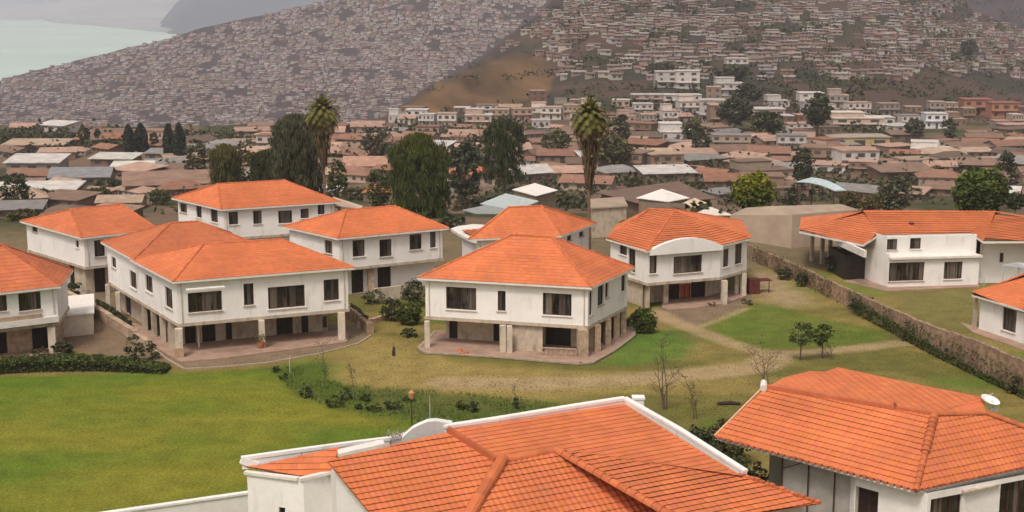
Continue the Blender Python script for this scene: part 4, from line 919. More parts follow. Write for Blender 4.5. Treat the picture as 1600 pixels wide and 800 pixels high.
def bush_at(name, px, py, wpx, hpx, colr, label, group=None, ncl=26, nl=24, ls=.2, topc=None, cat='bush', Y=None, depth=.8):
    if Y is None: p = ground(px, py)
    else: X = (px - 800) / (F * CP - (py - 400) * SP) * Y; p = Vector((X, Y, float(tz(X, Y))))
    ppm = pxw(p); w_ = wpx / ppm / 2; h = hpx / ppm
    m = MB(); ls = max(ls, w_ * .13); clumps(m, p + Vector((0, 0, h * .40)), w_ * .85, w_ * .85 * depth, h * .50, int(ncl * 1.7), nl, ls, GREEN[colr], 0, topc)
    m.tube([p, p + Vector((0, 0, h * .5))], [.06, .03], 5, (.07, .05, .035))
    return tag(m.build(name, M_leaf, None, p), label, cat, group)
def palm(px, top, base_y, Y, crown_w, crown_h, label, skirt=1.0, r=.22):
    v_ = F * CP - (top - 400) * SP; X = (px - 800) / v_ * Y; zt = HC - Y * S(top); zb = float(tz(X, Y)); ppm = F / (Y * CP + (HC - zt) * SP)
    root = empty('palm_tree', (X, Y, zb), label, 'palm tree', None); cw = crown_w / ppm / 2; ch = crown_h / ppm
    m = MB(); hub = Vector((X, Y, zt - cw * 1.0)); n_ = 14
    m.tube([Vector((X, Y, zb)).lerp(hub, i / n_) + Vector((math.sin(i * .5) * .05, 0, 0)) for i in range(n_ + 1)], [r * (1.25 - .55 * min(1, i / n_ * 2)) * (1.04 if i % 2 else .96) for i in range(n_ + 1)], 9, (1.5, 1.35, 1.2)); m.build('trunk', M_bark, root)
    m = MB()
    for k in range(110):
        a = k * 2.39996; el = R(88 - 130 * (k / 110) ** .9); L_ = cw * random.uniform(1.0, 1.35); p = hub.copy(); d = Vector((math.cos(a) * math.cos(el), math.sin(a) * math.cos(el), math.sin(el))); tn = random.uniform(.75, 1.3)
        g = GREEN['palm'] if k < 72 else (.10, .075, .03); g = tuple(q_ * tn for q_ in g); sg = 9
        for i in range(sg):
            d2 = (d + Vector((0, 0, -.13 * i / 2.4))).normalized(); q_ = p + d2 * (L_ / sg); sd = d2.cross(Vector((0, 0, 1))).normalized(); wd = .24 * cw * math.sin(math.pi * (i + 1.2) / (sg + 1.8)) + .04
            for sgn in (-1, 1):
                for e in range(2):
                    s0 = p.lerp(q_, e * .5); s1 = s0 + sd * sgn * wd + d2 * wd * .8 + Vector((0, 0, -wd * .25)); m.poly([s0 - d2 * .04, s0 + d2 * .13, s1], g)
            m.poly([p - sd * .02, p + sd * .02, q_ + sd * .015, q_ - sd * .015], g)
            p = q_; d = d2
    m.build('crown', M_leaf, root)
    m = MB(); hsk = ch - cw * 1.0
    for k in range(int(520 * skirt)):
        a = random.random() * 6.283; z0_ = random.uniform(0, .85) ** 1.3; rad = cw * .85 * (1 - z0_ * .95) * random.uniform(.5, 1); p = hub + Vector((math.cos(a) * rad, math.sin(a) * rad, .2 - z0_ * hsk)); L_ = random.uniform(.35, .7) * cw * 1.1; tn = random.uniform(.6, 1.5)
        d = Vector((-math.cos(a) * .12, -math.sin(a) * .12, -1)); sd = Vector((-math.sin(a), math.cos(a), 0)) * .09
        m.poly([p - sd, p + sd, p + d * L_], (.105 * tn, .078 * tn, .04 * tn))
    m.build('dead_fronds', M_leaf, root); return root
palm(922, 155, 430, 146, 64, 158, 'tall palm with long slim trunk and shaggy crown, rising between the two central orange roofs', 1.3)
palm(503, 150, 300, 186, 58, 125, 'slender palm with thin pale trunk beside the big drooping trees', 1.0, .2)
def weeping(px, top, base_y, wpx, Y, colr, label, dens=1.0, topc=None):
    v_ = F * CP - (top - 400) * SP; X = (px - 800) / v_ * Y; zt = HC - Y * S(top); zb = float(tz(X, Y)); h = zt - zb; ppm = F / (Y * CP + (HC - zt) * SP); w_ = wpx / ppm / 2
    r = empty('weeping_tree', (X, Y, zb), label, 'tree'); m = MB(); trunk_mesh(m, Vector((X, Y, zb)), h * .6, .3, spread=w_ * .5); m.build('trunk', M_bark, r); m = MB()
    zl = max(zb + .1, HC - Y * S(base_y))
    for k in range(int(330 * dens)):
        a = random.random() * 6.283; q_ = random.random() ** .4; u_ = random.random() ** .85
        prof = math.sin(min(1, (1 - u_) * 2.0 + .25) * math.pi / 2) if u_ > .5 else 1.0
        prof = math.sqrt(max(0.02, 1 - max(0, (u_ - .72) / .28) ** 2)) * random.uniform(.9, 1.03)
        p = Vector((X + math.cos(a) * w_ * q_ * prof, Y + math.sin(a) * w_ * q_ * prof, zl + (zt - zl) * u_)); tone = random.uniform(.7, 1.3); co = tuple(x * tone for x in GREEN[colr])
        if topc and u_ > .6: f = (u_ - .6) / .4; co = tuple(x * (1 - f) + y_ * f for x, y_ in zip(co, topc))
        for j in range(34): leaf(m, p + Vector((random.gauss(0, .22), random.gauss(0, .22), random.uniform(-.7, .25))), random.uniform(.3, .55), co, .8)
    m.build('crown', M_leaf, r); return r
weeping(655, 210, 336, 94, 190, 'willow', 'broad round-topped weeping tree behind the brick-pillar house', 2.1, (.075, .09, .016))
weeping(462, 180, 300, 80, 196, 'grey', 'big shaggy drooping tree directly left of the slender palm', 2.2)
weeping(420, 235, 292, 60, 210, 'dark', 'low dark tree at the left foot of the big shaggy drooping tree', .8)
weeping(349, 227, 284, 46, 205, 'olive', 'rounded drooping olive-green tree above the left end of the far white house', .9, (.11, .10, .03))
weeping(787, 186, 278, 66, 235, 'dark', 'large dark round tree with short trunk between the willow and the tall palm', 1.1)
TG = 'trees standing among the village roofs'
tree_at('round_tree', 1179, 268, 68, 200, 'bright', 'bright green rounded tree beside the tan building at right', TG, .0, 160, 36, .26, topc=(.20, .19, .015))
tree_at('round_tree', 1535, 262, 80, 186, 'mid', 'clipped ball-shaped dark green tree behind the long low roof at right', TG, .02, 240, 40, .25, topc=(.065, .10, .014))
tree_at('round_tree', 1279, 143, 44, 470, 'dark', 'dark tall-stemmed tree beside the cream terraced building on the far right', TG, .3, 60, 24, .5)
for px, top, wp_, Y, lb in ((262, 194, 17, 425, 'left one of the pair of tall dark cypresses'), (279, 193, 19, 420, 'right one of the pair of tall dark cypresses'), (200, 195, 16, 440, 'narrow dark cypress left of the pointed conifer'), (219, 193, 20, 445, 'pointed dark conifer left of the cypress pair')):
    X = (px - 800) / (F * CP - (top - 400) * SP) * Y; zt = HC - Y * S(top); zb = float(tz(X, Y)); ppm = F / (Y * CP + 30 * SP); w_ = wp_ / ppm / 2; r = empty('cypress', (X, Y, zb), lb, 'cypress', 'dark cypresses at the left'); h = min(zt - zb, 55 * 1.6 / ppm if Y > 400 else 99)
    h = zt - zb; m = MB(); m.tube([(X, Y, zb), (X, Y, zb + h * .6)], [.25, .1], 6); m.build('trunk', M_bark, r); m = MB()
    for k in range(3200):
        u_ = random.random(); rr = w_ * (min(1, (1 - u_) * 2.6) ** .6) * min(1, u_ * 6 + .5) * random.uniform(.5, 1.05); a = random.random() * 6.283; leaf(m, Vector((X + math.cos(a) * rr, Y + math.sin(a) * rr, zb + h * (.04 + .96 * u_))), .8, (.035, .050, .030))
    m.build('crown', M_leaf, r)
mids = [(130, 193, 20, 460, 'dark', 'small dark conifer-like tree on the skyline of the village, far left'), (152, 199, 14, 470, 'dark', 'smaller dark tree right of the far-left conifer'), (180, 200, 24, 500, 'grey', 'greyish tree between the far-left trees and the cypresses'),
        (60, 193, 30, 520, 'grey', 'hazy grey-green tree nearest the left edge on the village skyline'), (98, 198, 20, 510, 'grey', 'hazy slim tree second from the left edge on the village skyline'), (306, 212, 36, 370, 'olive', 'olive tree right of the cypress pair'), (240, 204, 14, 450, 'grey', 'small hazy tree between the conifer and the cypress pair'),
        (378, 210, 60, 300, 'olive', 'loose olive tree behind the rounded drooping tree'), (588, 194, 50, 420, 'grey', 'dark grey-green tree with wide crown above the cream roofs'), (620, 216, 40, 400, 'grey', 'low grey-green tree behind the willow at left'),
        (527, 244, 36, 240, 'mid', 'round bush-like tree right of the slender palm trunk'), (592, 252, 44, 240, 'mid', 'low green tree left of the broad weeping tree'), (725, 214, 60, 330, 'dark', 'dark spreading tree between the willow and the dark round tree'),
        (745, 205, 50, 400, 'grey', 'dusky tree behind the dark spreading tree'), (870, 200, 50, 430, 'olive', 'olive-brown tree left of the tall palm crown'), (966, 176, 44, 440, 'dark', 'tall dark tree right of the tall palm crown'),
        (960, 210, 70, 400, 'olive', 'wide olive tree low behind the tall palm'), (1096, 205, 32, 440, 'dark', 'dark tree at the right end of the white modern house'), (1085, 186, 44, 480, 'olive', 'olive tree above the white modern house'),
        (1200, 170, 60, 490, 'dark', 'wide dark tree mass left of the cream terraced building'), (1150, 152, 62, 520, 'dark', 'low wide dark tree on the first slope above the village'), (1255, 222, 34, 350, 'dark', 'small dark tree below the yellow building'),
        (1485, 180, 26, 470, 'dark', 'small dark tree right of the white tower-like house'), (1430, 182, 34, 480, 'grey', 'grey-green tree between the two small white houses'), (1574, 226, 34, 330, 'dark', 'dark tree near the right edge above the clipped ball tree'),
        (1240, 283, 18, 250, 'dark', 'little dark tree beside the pale blue canopy'), (1400, 270, 60, 250, 'grey', 'greyish scrubby tree left of the clipped ball tree'), (1588, 300, 40, 215, 'dark', 'dark tree cut by the right edge beside the ball tree'),
        (22, 270, 56, 260, 'dark', 'wide dark bushy tree at the left edge'), (1330, 296, 40, 230, 'dry', 'dry brown tree under the right end of the blue canopy'), (1365, 302, 40, 225, 'dry', 'dry thin tree above the long low roof'), (990, 268, 26, 300, 'olive', 'small olive tree right of the tall palm trunk'),
        (1145, 100, 60, 680, 'grey', 'dark wooded clump on the slope above the long white block'), (1035, 98, 60, 700, 'grey', 'dark wooded clump on the slope above the palm'), (1170, 128, 50, 600, 'dark', 'dark tree beside the white stepped house on the slope'), (1515, 60, 30, 980, 'grey', 'round dark tree high on the right-hand slope'), (760, 180, 24, 560, 'grey', 'grey tree under the white houses left of the palm')]
for px, top, wp_, Y, cl, lb in mids:
    dst = Y > 380
    tree_at('tree', px, top, wp_, Y, cl, lb, TG, .12, 46 if dst else 60, 16 if dst else 26, .55 if dst else .36, depth=.8)
# bushes
BG = 'bushes beside the white houses'
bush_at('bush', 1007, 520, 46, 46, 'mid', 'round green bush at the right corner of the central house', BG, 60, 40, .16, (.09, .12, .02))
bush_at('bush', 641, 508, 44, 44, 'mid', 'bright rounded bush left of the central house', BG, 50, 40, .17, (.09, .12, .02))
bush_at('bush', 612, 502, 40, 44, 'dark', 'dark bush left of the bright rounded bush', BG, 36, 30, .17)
bush_at('bush', 648, 480, 44, 50, 'dark', 'dark upright bush behind the bright rounded bush', BG, 36, 30, .17)
bush_at('bush', 640, 528, 34, 16, 'dark', 'low dark bush in front of the bright rounded bush', BG, 20, 30, .15)
bush_at('bush', 585, 476, 44, 26, 'grey', 'low scrubby bush below the brick-pillar house', BG, 20, 24, .16)
bush_at('bush', 97, 556, 42, 24, 'dark', 'clipped dark bush in front of the left-edge house', BG, 30, 40, .15)
bush_at('bush', 62, 556, 36, 14, 'olive', 'low straggly bush beside the clipped dark bush', BG, 12, 20, .15)
bush_at('bush', 213, 568, 40, 52, 'dark', 'tall dark thorny bush at the front corner of the pillared house', BG, 26, 22, .16)
bush_at('bush', 238, 562, 26, 32, 'dark', 'smaller dark bush right of the thorny bush', BG, 14, 22, .16)
bush_at('bush', 112, 462, 36, 24, 'dark', 'dark bush under the tip of the left-edge roof', BG, 24, 24, .18)
bush_at('bush', 250, 338, 36, 34, 'mid', 'upright green bush left of the far white house', BG, 26, 24, .22, Y=158)
bush_at('bush', 706, 345, 60, 26, 'dark', 'wide dark bush right of the weeping tree foot', BG, 30, 24, .2, Y=176)
bush_at('bush', 720, 300, 60, 18, 'mid', 'low green bush in front of the small orange-roofed house', BG, 22, 20, .25, Y=270)
bush_at('bush', 1165, 475, 18, 10, 'olive', 'small tuft by the corner of the gabled house patio', BG, 8, 18, .12)
bush_at('bush', 1112, 480, 16, 9, 'dry', 'small reddish-brown tuft on the gabled house patio', BG, 8, 18, .12)
bush_at('bush', 1172, 478, 14, 9, 'dark', 'tiny dark tuft at the tip of the right green lawn patch', BG, 8, 18, .12)
bush_at('bush', 1305, 425, 44, 30, 'dark', 'dark bush beside the carport of the long low house', BG, 26, 24, .18)
for i, (px, py, wd, hh, lb) in enumerate([(1345, 487, 30, 28, 'first'), (1368, 498, 26, 26, 'second'), (1422, 530, 30, 34, 'third'), (1488, 560, 18, 32, 'fourth'), (1590, 612, 30, 26, 'fifth'), (1392, 512, 26, 18, 'low'), (1252, 446, 16, 24, 'far'), (1225, 434, 20, 18, 'farthest')]):
    q_ = {'first': 'largest dark bush against the brick garden wall, where the wall passes the dry yard', 'second': 'dark bush just right of the largest bush on the brick garden wall', 'third': 'tall green bush halfway along the brick garden wall', 'fourth': 'narrow upright bush on the near part of the brick garden wall', 'fifth': 'yellowish bush at the foot of the brick garden wall by the right edge', 'low': 'low bush between the larger bushes on the brick garden wall', 'far': 'small bush on the far part of the brick garden wall', 'farthest': 'farthest small bush on the brick garden wall'}[lb]
    bush_at('wall_bush', px, py + 3, wd * 1.5, hh * 1.2, 'dark' if lb != 'fifth' else 'olive', q_, 'bushes along the brick garden wall', 22, 26, .16)
m = MB()      # creeper growing over the brick wall
for i in range(len(BWP) - 1):
    a, b = BWP[i], BWP[i + 1]; L_ = (b - a).length
    for k in range(int(L_ * 60)):
        p = a.lerp(b, random.random()); mask = float(fbm(p.x / 1.5, p.y / 2.0))
        if mask < .42: continue
        leaf(m, p + Vector((random.gauss(-.22, .14), -.1, random.random() * 1.8)), random.uniform(.12, .26), random.choice([(.10, .085, .035), (.06, .07, .022), (.13, .095, .05)]))
tag(m.build('creeper', M_leaf, None, BWP[0]), 'dull green and brown creeper covering the brick garden wall', 'creeper', kind='stuff')
def hedge(label, pts, wd, hts, colr, n=2600, ls=.2):
    P_ = [W(x, y) for x, y in pts]; m = MB(); Ls = [(P_[i + 1] - P_[i]).length for i in range(len(P_) - 1)]; T = sum(Ls)
    for k in range(n):
        s_ = random.random() * T; i = 0
        while s_ > Ls[i] and i < len(Ls) - 1: s_ -= Ls[i]; i += 1
        f = s_ / Ls[i]; c_ = P_[i].lerp(P_[i + 1], f); h = hts[i] * (1 - f) + hts[i + 1] * f; h *= .8 + .45 * float(fbm(c_.x / 1.2, c_.y))
        a = random.uniform(-1, 1); z_ = random.random(); 
        if random.random() < .6: z_ = 1 - random.random() ** 2 * .3
        leaf(m, c_ + Vector((0, a * wd * .5, h * z_)), random.uniform(.7, 1.4) * ls, tuple(q_ * random.uniform(.8, 1.2) for q_ in GREEN[colr]))
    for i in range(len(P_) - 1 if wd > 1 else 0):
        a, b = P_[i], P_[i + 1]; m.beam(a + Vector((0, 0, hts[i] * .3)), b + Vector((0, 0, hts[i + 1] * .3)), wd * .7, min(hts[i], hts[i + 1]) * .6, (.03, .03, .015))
    return tag(m.build('hedge', M_leaf, None, P_[0]), label, 'hedge')
hedge('long dark untrimmed hedge along the far edge of the bright lawn at left', [(-120, 592), (0, 581), (70, 577), (150, 576), (205, 578), (262, 580)], 2.2, [1.0, 1.05, 1.05, .9, .7, .35], 'mid', 9000)
hedge('low ragged hedge growing against the near side of the brick garden wall', [(1336, 492), (1390, 519), (1450, 552), (1520, 586), (1600, 624)], .8, [1.3, 1.1, .8, .5, .7], 'mid', 4200, .2)
hedge('short dark hedge strip beside the ramp wall', [(150, 478), (180, 497), (205, 515)], .8, [.7, .7, .6], 'dark', 1200)
hedge('overgrown green hedge above the retaining wall right of the pillared house', [(548, 496), (562, 505), (575, 514)], .8, [1.2, 1.2, 1.0], 'dark', 900)
hedge('thin dark hedge beside the right side of the central house', [(978, 516), (990, 504), (1000, 492)], .6, [.8, .8, .7], 'dark', 700)
bush_at('bush', 1135, 745, 90, 84, 'olive', 'ragged olive bush between the two dark bushes behind the near roofs', BG, 60, 34, .16, Y=86)
bm = bush_at('bush', 1088, 745, 90, 84, 'dark', 'large dark leafy bush in the gap between the two near roofs', BG, 70, 40, .17, Y=84)
bush_at('bush', 1150, 735, 70, 70, 'mid', 'green bush under the left eave of the near right house', BG, 60, 40, .16, (.07, .09, .02), Y=80)
bush_at('bush', 1180, 800, 60, 110, 'dark', 'dark bush behind the grey side panel of the near right house', BG, 50, 36, .15, Y=76)
bush_at('bush', 378, 815, 34, 50, 'dry', 'thin weedy plant against the corner of the nearest white house', BG, 8, 16, .14, Y=75)
VB = 'bushes between the village houses on the left'
for px, py, wd, hh, cl, lb in ((170, 294, 60, 16, 'mid', 'low green hedge-like bush in front of the blue-grey roof'), (60, 318, 90, 24, 'olive', 'wide olive bush behind the far-left white house'), (150, 316, 70, 26, 'mid', 'green bush above the ridge of the far-left white house'), (205, 322, 60, 16, 'mid', 'low bright bush between the far-left and far white houses'), (20, 296, 60, 30, 'dark', 'large dark bush at the left edge among village roofs'), (250, 320, 46, 30, 'mid', 'dense bush rising behind the left corner of the far white house'), (560, 312, 60, 22, 'olive', 'olive bush behind the flat lean-to of the far white house'), (40, 345, 80, 20, 'olive', 'low olive bush left of the far-left white house roof'), (1420, 312, 80, 20, 'grey', 'grey-green bush behind the long low orange roof'), (880, 322, 70, 22, 'olive', 'olive bush behind the house behind the central house')):
    bush_at('bush', px, py, wd, hh, cl, lb, VB, 36, 24, .3)
# low plants in the rough strip (each clump one can see)
for i, (px, py, wd, hh, lb) in enumerate([(478, 623, 28, 24, 'dark tuft with a pale stalk on the near lawn edge'), (525, 638, 36, 24, 'dark leafy clump left of the small thin sapling'), (540, 625, 30, 20, 'leafy clump behind the sapling in the rough strip'), (582, 643, 36, 18, 'low clump in the middle of the rough strip'), (615, 640, 40, 20, 'spreading dark clump left of the garden lamp'), (572, 628, 24, 14, 'small clump behind the middle of the rough strip'),
        (740, 645, 34, 18, 'low clump behind the parapet left part'), (720, 640, 20, 16, 'thin clump right of the pale rod'), (432, 582, 14, 12, 'tiny tuft at the top of the bright lawn'), (560, 640, 16, 10, 'tiny tuft beside the sapling foot'), (806, 640, 12, 24, 'upright weed behind the parapet'), (640, 630, 26, 12, 'low clump at the lamp foot'), (443, 594, 24, 10, 'faint low clump on the bright lawn')]):
    bush_at('plant_clump', px, py, wd, hh, 'mid' if i % 2 else 'dark', lb, 'low plants in the rough strip of the lawn', 12, 22, .14, cat='plant')
m = MB()
for k in range(16000):
    p = W(random.uniform(415, 985), random.uniform(568, 672)); 
    if not inside(np.array([p.x]), np.array([p.y]), ROUGH)[0] or float(fbm(p.x / 2, p.y / 2)) < .42: continue
    h = random.uniform(.08, .3); d = Vector((random.gauss(0, .08), random.gauss(0, .08), h)); sd = Vector((random.uniform(-1, 1), random.uniform(-1, 1), 0)).normalized() * .035; g = random.uniform(.6, 1.4); m.poly([p - sd, p + sd, p + d], (.095 * g, .145 * g, .028 * g))
tag(m.build('rough_grass', M_leaf), 'long rough dark grass between the bright lawn and the dry lawn', 'grass', kind='stuff')
m = MB()
rg = random.Random(5)
for k in range(26000):
    py = 440 + 260 * rg.random() ** .8; px = rg.uniform(-20, 1620); p = W(px, py)
    if p.y > 132 or float(fbm(p.x / 5, p.y / 5)) < .47: continue
    if any(abs(p.x - ORG[h_.name].x) < 9 and abs(p.y - ORG[h_.name].y) < 7 for h_ in (hD, hB, hE)): continue
    if px < 560: continue
    h = rg.uniform(.04, .10); g = rg.uniform(.7, 1.3); sd = Vector((rg.uniform(-1, 1), rg.uniform(-1, 1), 0)).normalized() * .05; m.poly([p - sd, p + sd, p + Vector((rg.gauss(0, .05), rg.gauss(0, .05), h))], (.19 * g, .17 * g, .05 * g) if px > 530 else (.13 * g, .17 * g, .03 * g))
tag(m.build('lawn_tufts', M_leaf), 'short grass tufts scattered over the lawns', 'grass', kind='stuff')
# saplings, bare trees, lamp posts
def bare(px, py, top, wpx, label, leaves=0, colr='dry', stems=1, r=.06, cat='sapling', name='sapling', leaf_top=False, curve=0):
    p = W(px, py); ppm = pxw(p); h = (py - top) / ppm; w_ = wpx / ppm / 2; root = empty(name, p, label, cat, 'young trees on the lawn'); m = MB(); tips = []
    for s_ in range(stems):
        a0 = p + Vector((random.uniform(-.2, .2) * (stems > 1), 0, 0)); e = p + Vector((random.uniform(-1, 1) * w_ * (.8 if stems > 1 else .15) + curve, 0, h * (1 if s_ == 0 else random.uniform(.5, .9))))
        pts = [a0.lerp(e, t_) + Vector((math.sin(t_ * 5 + s_) * .12, 0, 0)) for t_ in (0, .25, .5, .75, 1)]; r_ = r * .7; m.tube(pts, [r_, r_ * .85, r_ * .65, r_ * .45, r_ * .2], 6)
        for b in range(9):
            q_ = pts[1 + b % 4].lerp(pts[min(4, 2 + b % 4)], random.random()); t_ = q_ + Vector((random.uniform(-1, 1) * w_, random.uniform(-.6, .6) * w_, random.uniform(.15, .5) * w_ + .2)); m.tube([q_, q_.lerp(t_, .5) + Vector((0, 0, -.04)), t_], [r * .35, r * .25, r * .1], 4); tips.append(t_)
            t2 = t_ + Vector((random.uniform(-.4, .4), random.uniform(-.3, .3), .35)); m.tube([q_.lerp(t_, .6), t2], [r * .2, r * .08], 4); tips.append(t2)
    m.build('trunk', M_bark, root); m = MB()
    for k in range(leaves):
        t_ = random.choice(tips)
        if leaf_top and t_.z < p.z + h * .7: t_ = p + Vector((0, 0, h * random.uniform(.85, 1)))
        leaf(m, t_ + Vector((random.gauss(0, .16), random.gauss(0, .16), random.gauss(0, .14))), .13, GREEN[colr])
    m.build('crown', M_leaf, root)
bare(506, 604, 538, 26, 'tallest thin sapling on the tip of the bright lawn', 60, 'olive')
bare(552, 628, 576, 14, 'thin sapling with a tuft of leaves on top, in the rough strip', 70, 'dry', leaf_top=True)
bare(1038, 640, 528, 40, 'tall bare many-stemmed sapling behind the apex of the nearest roof', 20, 'olive', 4, .07)
bare(1085, 655, 588, 36, 'small forked bare tree between the two near roofs', 70, 'olive', 2, .06)
bare(1196, 606, 546, 50, 'scraggly half-bare tree behind the left tip of the near right roof', 90, 'olive', 3, .05)
bare(1178, 640, 560, 24, 'leaning thin bare stem left of the near right roof', 10, 'olive', 1, .04, curve=.8)
bare(806, 640, 610, 8, 'tiny thin stem with leaves behind the long parapet', 40, 'mid', 1, .04)
def lawn_tree(px, py, top, wpx, label):
    p = W(px, py); ppm = pxw(p); h = (py - top) / ppm; w_ = wpx / ppm / 2; r = empty('small_tree', p, label, 'tree', 'small trees on the path at right'); m = MB(); trunk_mesh(m, p, h * .6, .06, spread=w_ * .7, limbs=6); m.build('trunk', M_bark, r)
    m = MB(); clumps(m, p + Vector((0, 0, h * .64)), w_ * .9, w_ * .7, h * .36, 44, 26, .16, GREEN['mid'], 0, (.06, .075, .02)); m.build('crown', M_leaf, r)
lawn_tree(1250, 563, 497, 50, 'larger of the two small leafy trees standing on the path at right'); lawn_tree(1284, 560, 502, 34, 'smaller right one of the two small leafy trees on the path at right')
bare(1297, 562, 528, 22, 'thin sparse sapling right of the two small leafy trees', 50, 'mid', 2, .035)
def lamp(px, py, top, label, head=True, c=(.3, .2, .15)):
    p = W(px, py); h = (py - top) / pxw(p); r = empty('garden_lamp' if head else 'garden_pole', p, label, 'lamp post' if head else 'pole'); m = MB(); m.tube([p, p + Vector((0, 0, h * .78 if head else h))], [.05, .04] if head else [.03, .025], 7); m.build('pole', M_frame if head else M_cream, r)
    if head: m = MB(); q_ = p + Vector((0, 0, h * .78)); m.tube([q_, q_ + Vector((0, 0, .12)), q_ + Vector((0, 0, .5)), q_ + Vector((0, 0, .68))], [.06, .16, .22, .05], 8, (1.2, .8, .6)); m.build('lantern', M_stone, r)
lamp(644, 690, 603, 'dark garden lamp post with brown lantern at the edge of the nearest roof'); lamp(453, 584, 555, 'thin pale pole on the edge of the bright lawn', False)

# ------------------------------------------------------------------ village houses
PAL_R = {'brown': (.225, .145, .105), 'red-brown': (.25, .135, .095), 'tan': (.40, .29, .21), 'grey': (.23, .22, .21), 'pale grey': (.50, .47, .44), 'rust': (.27, .135, .085), 'dark brown': (.15, .105, .08), 'dusty pink': (.40, .26, .20)}
PAL_W = {'white': (.56, .52, .49), 'cream': (.36, .29, .22), 'tan': (.25, .18, .13), 'brick': (.22, .13, .09), 'grey': (.30, .27, .25), 'pinkish': (.46, .33, .27), 'brown': (.20, .14, .10)}
PROT = []
def vproto(kind, w_, d, floors, roof):
    root = bpy.data.objects.new('village_house', None); ORG[root.name] = Vector((0, 0, 0)); h = 2.9 * floors; parts = []
    m = MB(); m.prism([(-w_ / 2, -d / 2), (w_ / 2, -d / 2), (w_ / 2, d / 2), (-w_ / 2, d / 2)], -3, h)
    if roof == 'step': m.prism([(-w_ / 2 + .01, -d / 2 + 2.5), (w_ * .15, -d / 2 + 2.5), (w_ * .15, d / 2 - .3), (-w_ / 2 + .01, d / 2 - .3)], h, h + 2.7)
    if roof == 'gable':
        zr = h + d * .2
        for sx in (-1, 1): x = sx * w_ / 2; m.poly([(x, -d / 2, h), (x, d / 2, h), (x, 0, zr)])
    parts.append(('wall', m, M_vwall))
    m = MB(); o = .6
    W2, D2 = w_ / 2 + o, d / 2 + o
    if roof == 'gable':
        zr = h + d * .2 + .1; ze_ = h - .1
        m.poly([(-W2, -D2, ze_), (W2, -D2, ze_), (W2, 0, zr), (-W2, 0, zr)]); m.poly([(W2, D2, ze_), (-W2, D2, ze_), (-W2, 0, zr), (W2, 0, zr)])
        m.poly([(-W2, -D2, ze_ - .15), (W2, -D2, ze_ - .15), (W2, -D2, ze_), (-W2, -D2, ze_)]); m.poly([(-W2, -D2, ze_ - .15), (-W2, D2, ze_ - .15), (-W2, D2, ze_), (-W2, -D2, ze_)]); m.poly([(W2, -D2, ze_ - .15), (W2, D2, ze_ - .15), (W2, D2, ze_), (W2, -D2, ze_)])
    elif roof == 'hip':
        zr = h + d * .2; ze_ = h; k = W2 - D2 * .8
        m.poly([(-W2, -D2, ze_), (W2, -D2, ze_), (k, 0, zr), (-k, 0, zr)]); m.poly([(W2, D2, ze_), (-W2, D2, ze_), (-k, 0, zr), (k, 0, zr)]); m.poly([(W2, -D2, ze_), (W2, D2, ze_), (k, 0, zr)]); m.poly([(-W2, D2, ze_), (-W2, -D2, ze_), (-k, 0, zr)])
        m.prism([(-W2, -D2), (W2, -D2), (W2, D2), (-W2, D2)], h - .16, h - .01)
    elif roof == 'shed':
        m.mesh([(-W2, -D2, h - .1), (W2, -D2, h - .1), (W2, D2, h + d * .13), (-W2, D2, h + d * .13), (-W2, -D2, h + .06), (W2, -D2, h + .06), (W2, D2, h + d * .13 + .16), (-W2, D2, h + d * .13 + .16)], [(0, 3, 2, 1), (4, 5, 6, 7), (0, 1, 5, 4), (1, 2, 6, 5), (2, 3, 7, 6), (3, 0, 4, 7)])
    else:
        m.prism([(-w_ / 2 - .2, -d / 2 - .25), (w_ / 2 + .2, -d / 2 - .25), (w_ / 2 + .2, d / 2 + .2), (-w_ / 2 - .2, d / 2 + .2)], h + .005, h + .3)
        if floors > 1: m.prism([(-w_ / 2 - .1, -d / 2 - .9), (w_ / 2 + .1, -d / 2 - .9), (w_ / 2 + .1, -d / 2 + .0), (-w_ / 2 - .1, -d / 2 + .0)], 2.85, 3.05)
        if roof == 'step': m.prism([(-w_ / 2 - .15, -d / 2 + 2.3), (w_ * .15 + .2, -d / 2 + 2.3), (w_ * .15 + .2, d / 2), (-w_ / 2 - .15, d / 2)], h + 2.7, h + 2.9)
    parts.append(('roof', m, M_vroof))
    nw = max(2, int(w_ / 3.2))
    for f in range(floors):
        for k in range(nw):
            x = -w_ / 2 + w_ * (k + .5) / nw + random.uniform(-.2, .2); ww = random.choice([1.0, 1.4, 1.9]); dr = f == 0 and k == nw // 2
            m = MB(); m.prism([(x - ww / 2, -d / 2 - .04), (x + ww / 2, -d / 2 - .04), (x + ww / 2, -d / 2 + .03), (x - ww / 2, -d / 2 + .03)], 2.9 * f + (.05 if dr else .95), 2.9 * f + 2.2); parts.append(('door' if dr else 'window', m, M_vwin))
    return (w_, d, floors, roof, parts)
_protos = {}
for nm_, args in {'low_gable': (13, 9, 1, 'gable'), 'wide_gable': (18, 11, 1, 'gable'), 'hip': (13, 10, 1, 'hip'), 'wide_hip': (17, 12, 1, 'hip'), 'shed': (12, 8, 1, 'shed'), 'small_shed': (7, 6, 1, 'shed'), 'flat1': (10, 8, 1, 'flat'), 'flat2': (10, 8, 2, 'flat'), 'flat3': (9, 8, 3, 'flat'), 'step1': (11, 9, 1, 'step'), 'step2': (11, 9, 2, 'step'), 'wide2': (15, 8, 2, 'flat')}.items():
    w_, d, fl, rf_, parts = vproto(nm_, *args); dm = []
    for (pn_, mb_, mt_) in parts:
        o = mb_.build(pn_, mt_); o.name = 'tmp'; dm.append((pn_, o.data)); bpy.data.objects.remove(o)
    _protos[nm_] = (w_, d, fl, rf_, dm)
RT = {'gable': 'pitched', 'hip': 'hipped', 'shed': 'lean-to', 'flat': 'flat', 'step': 'stepped flat'}
placed = []
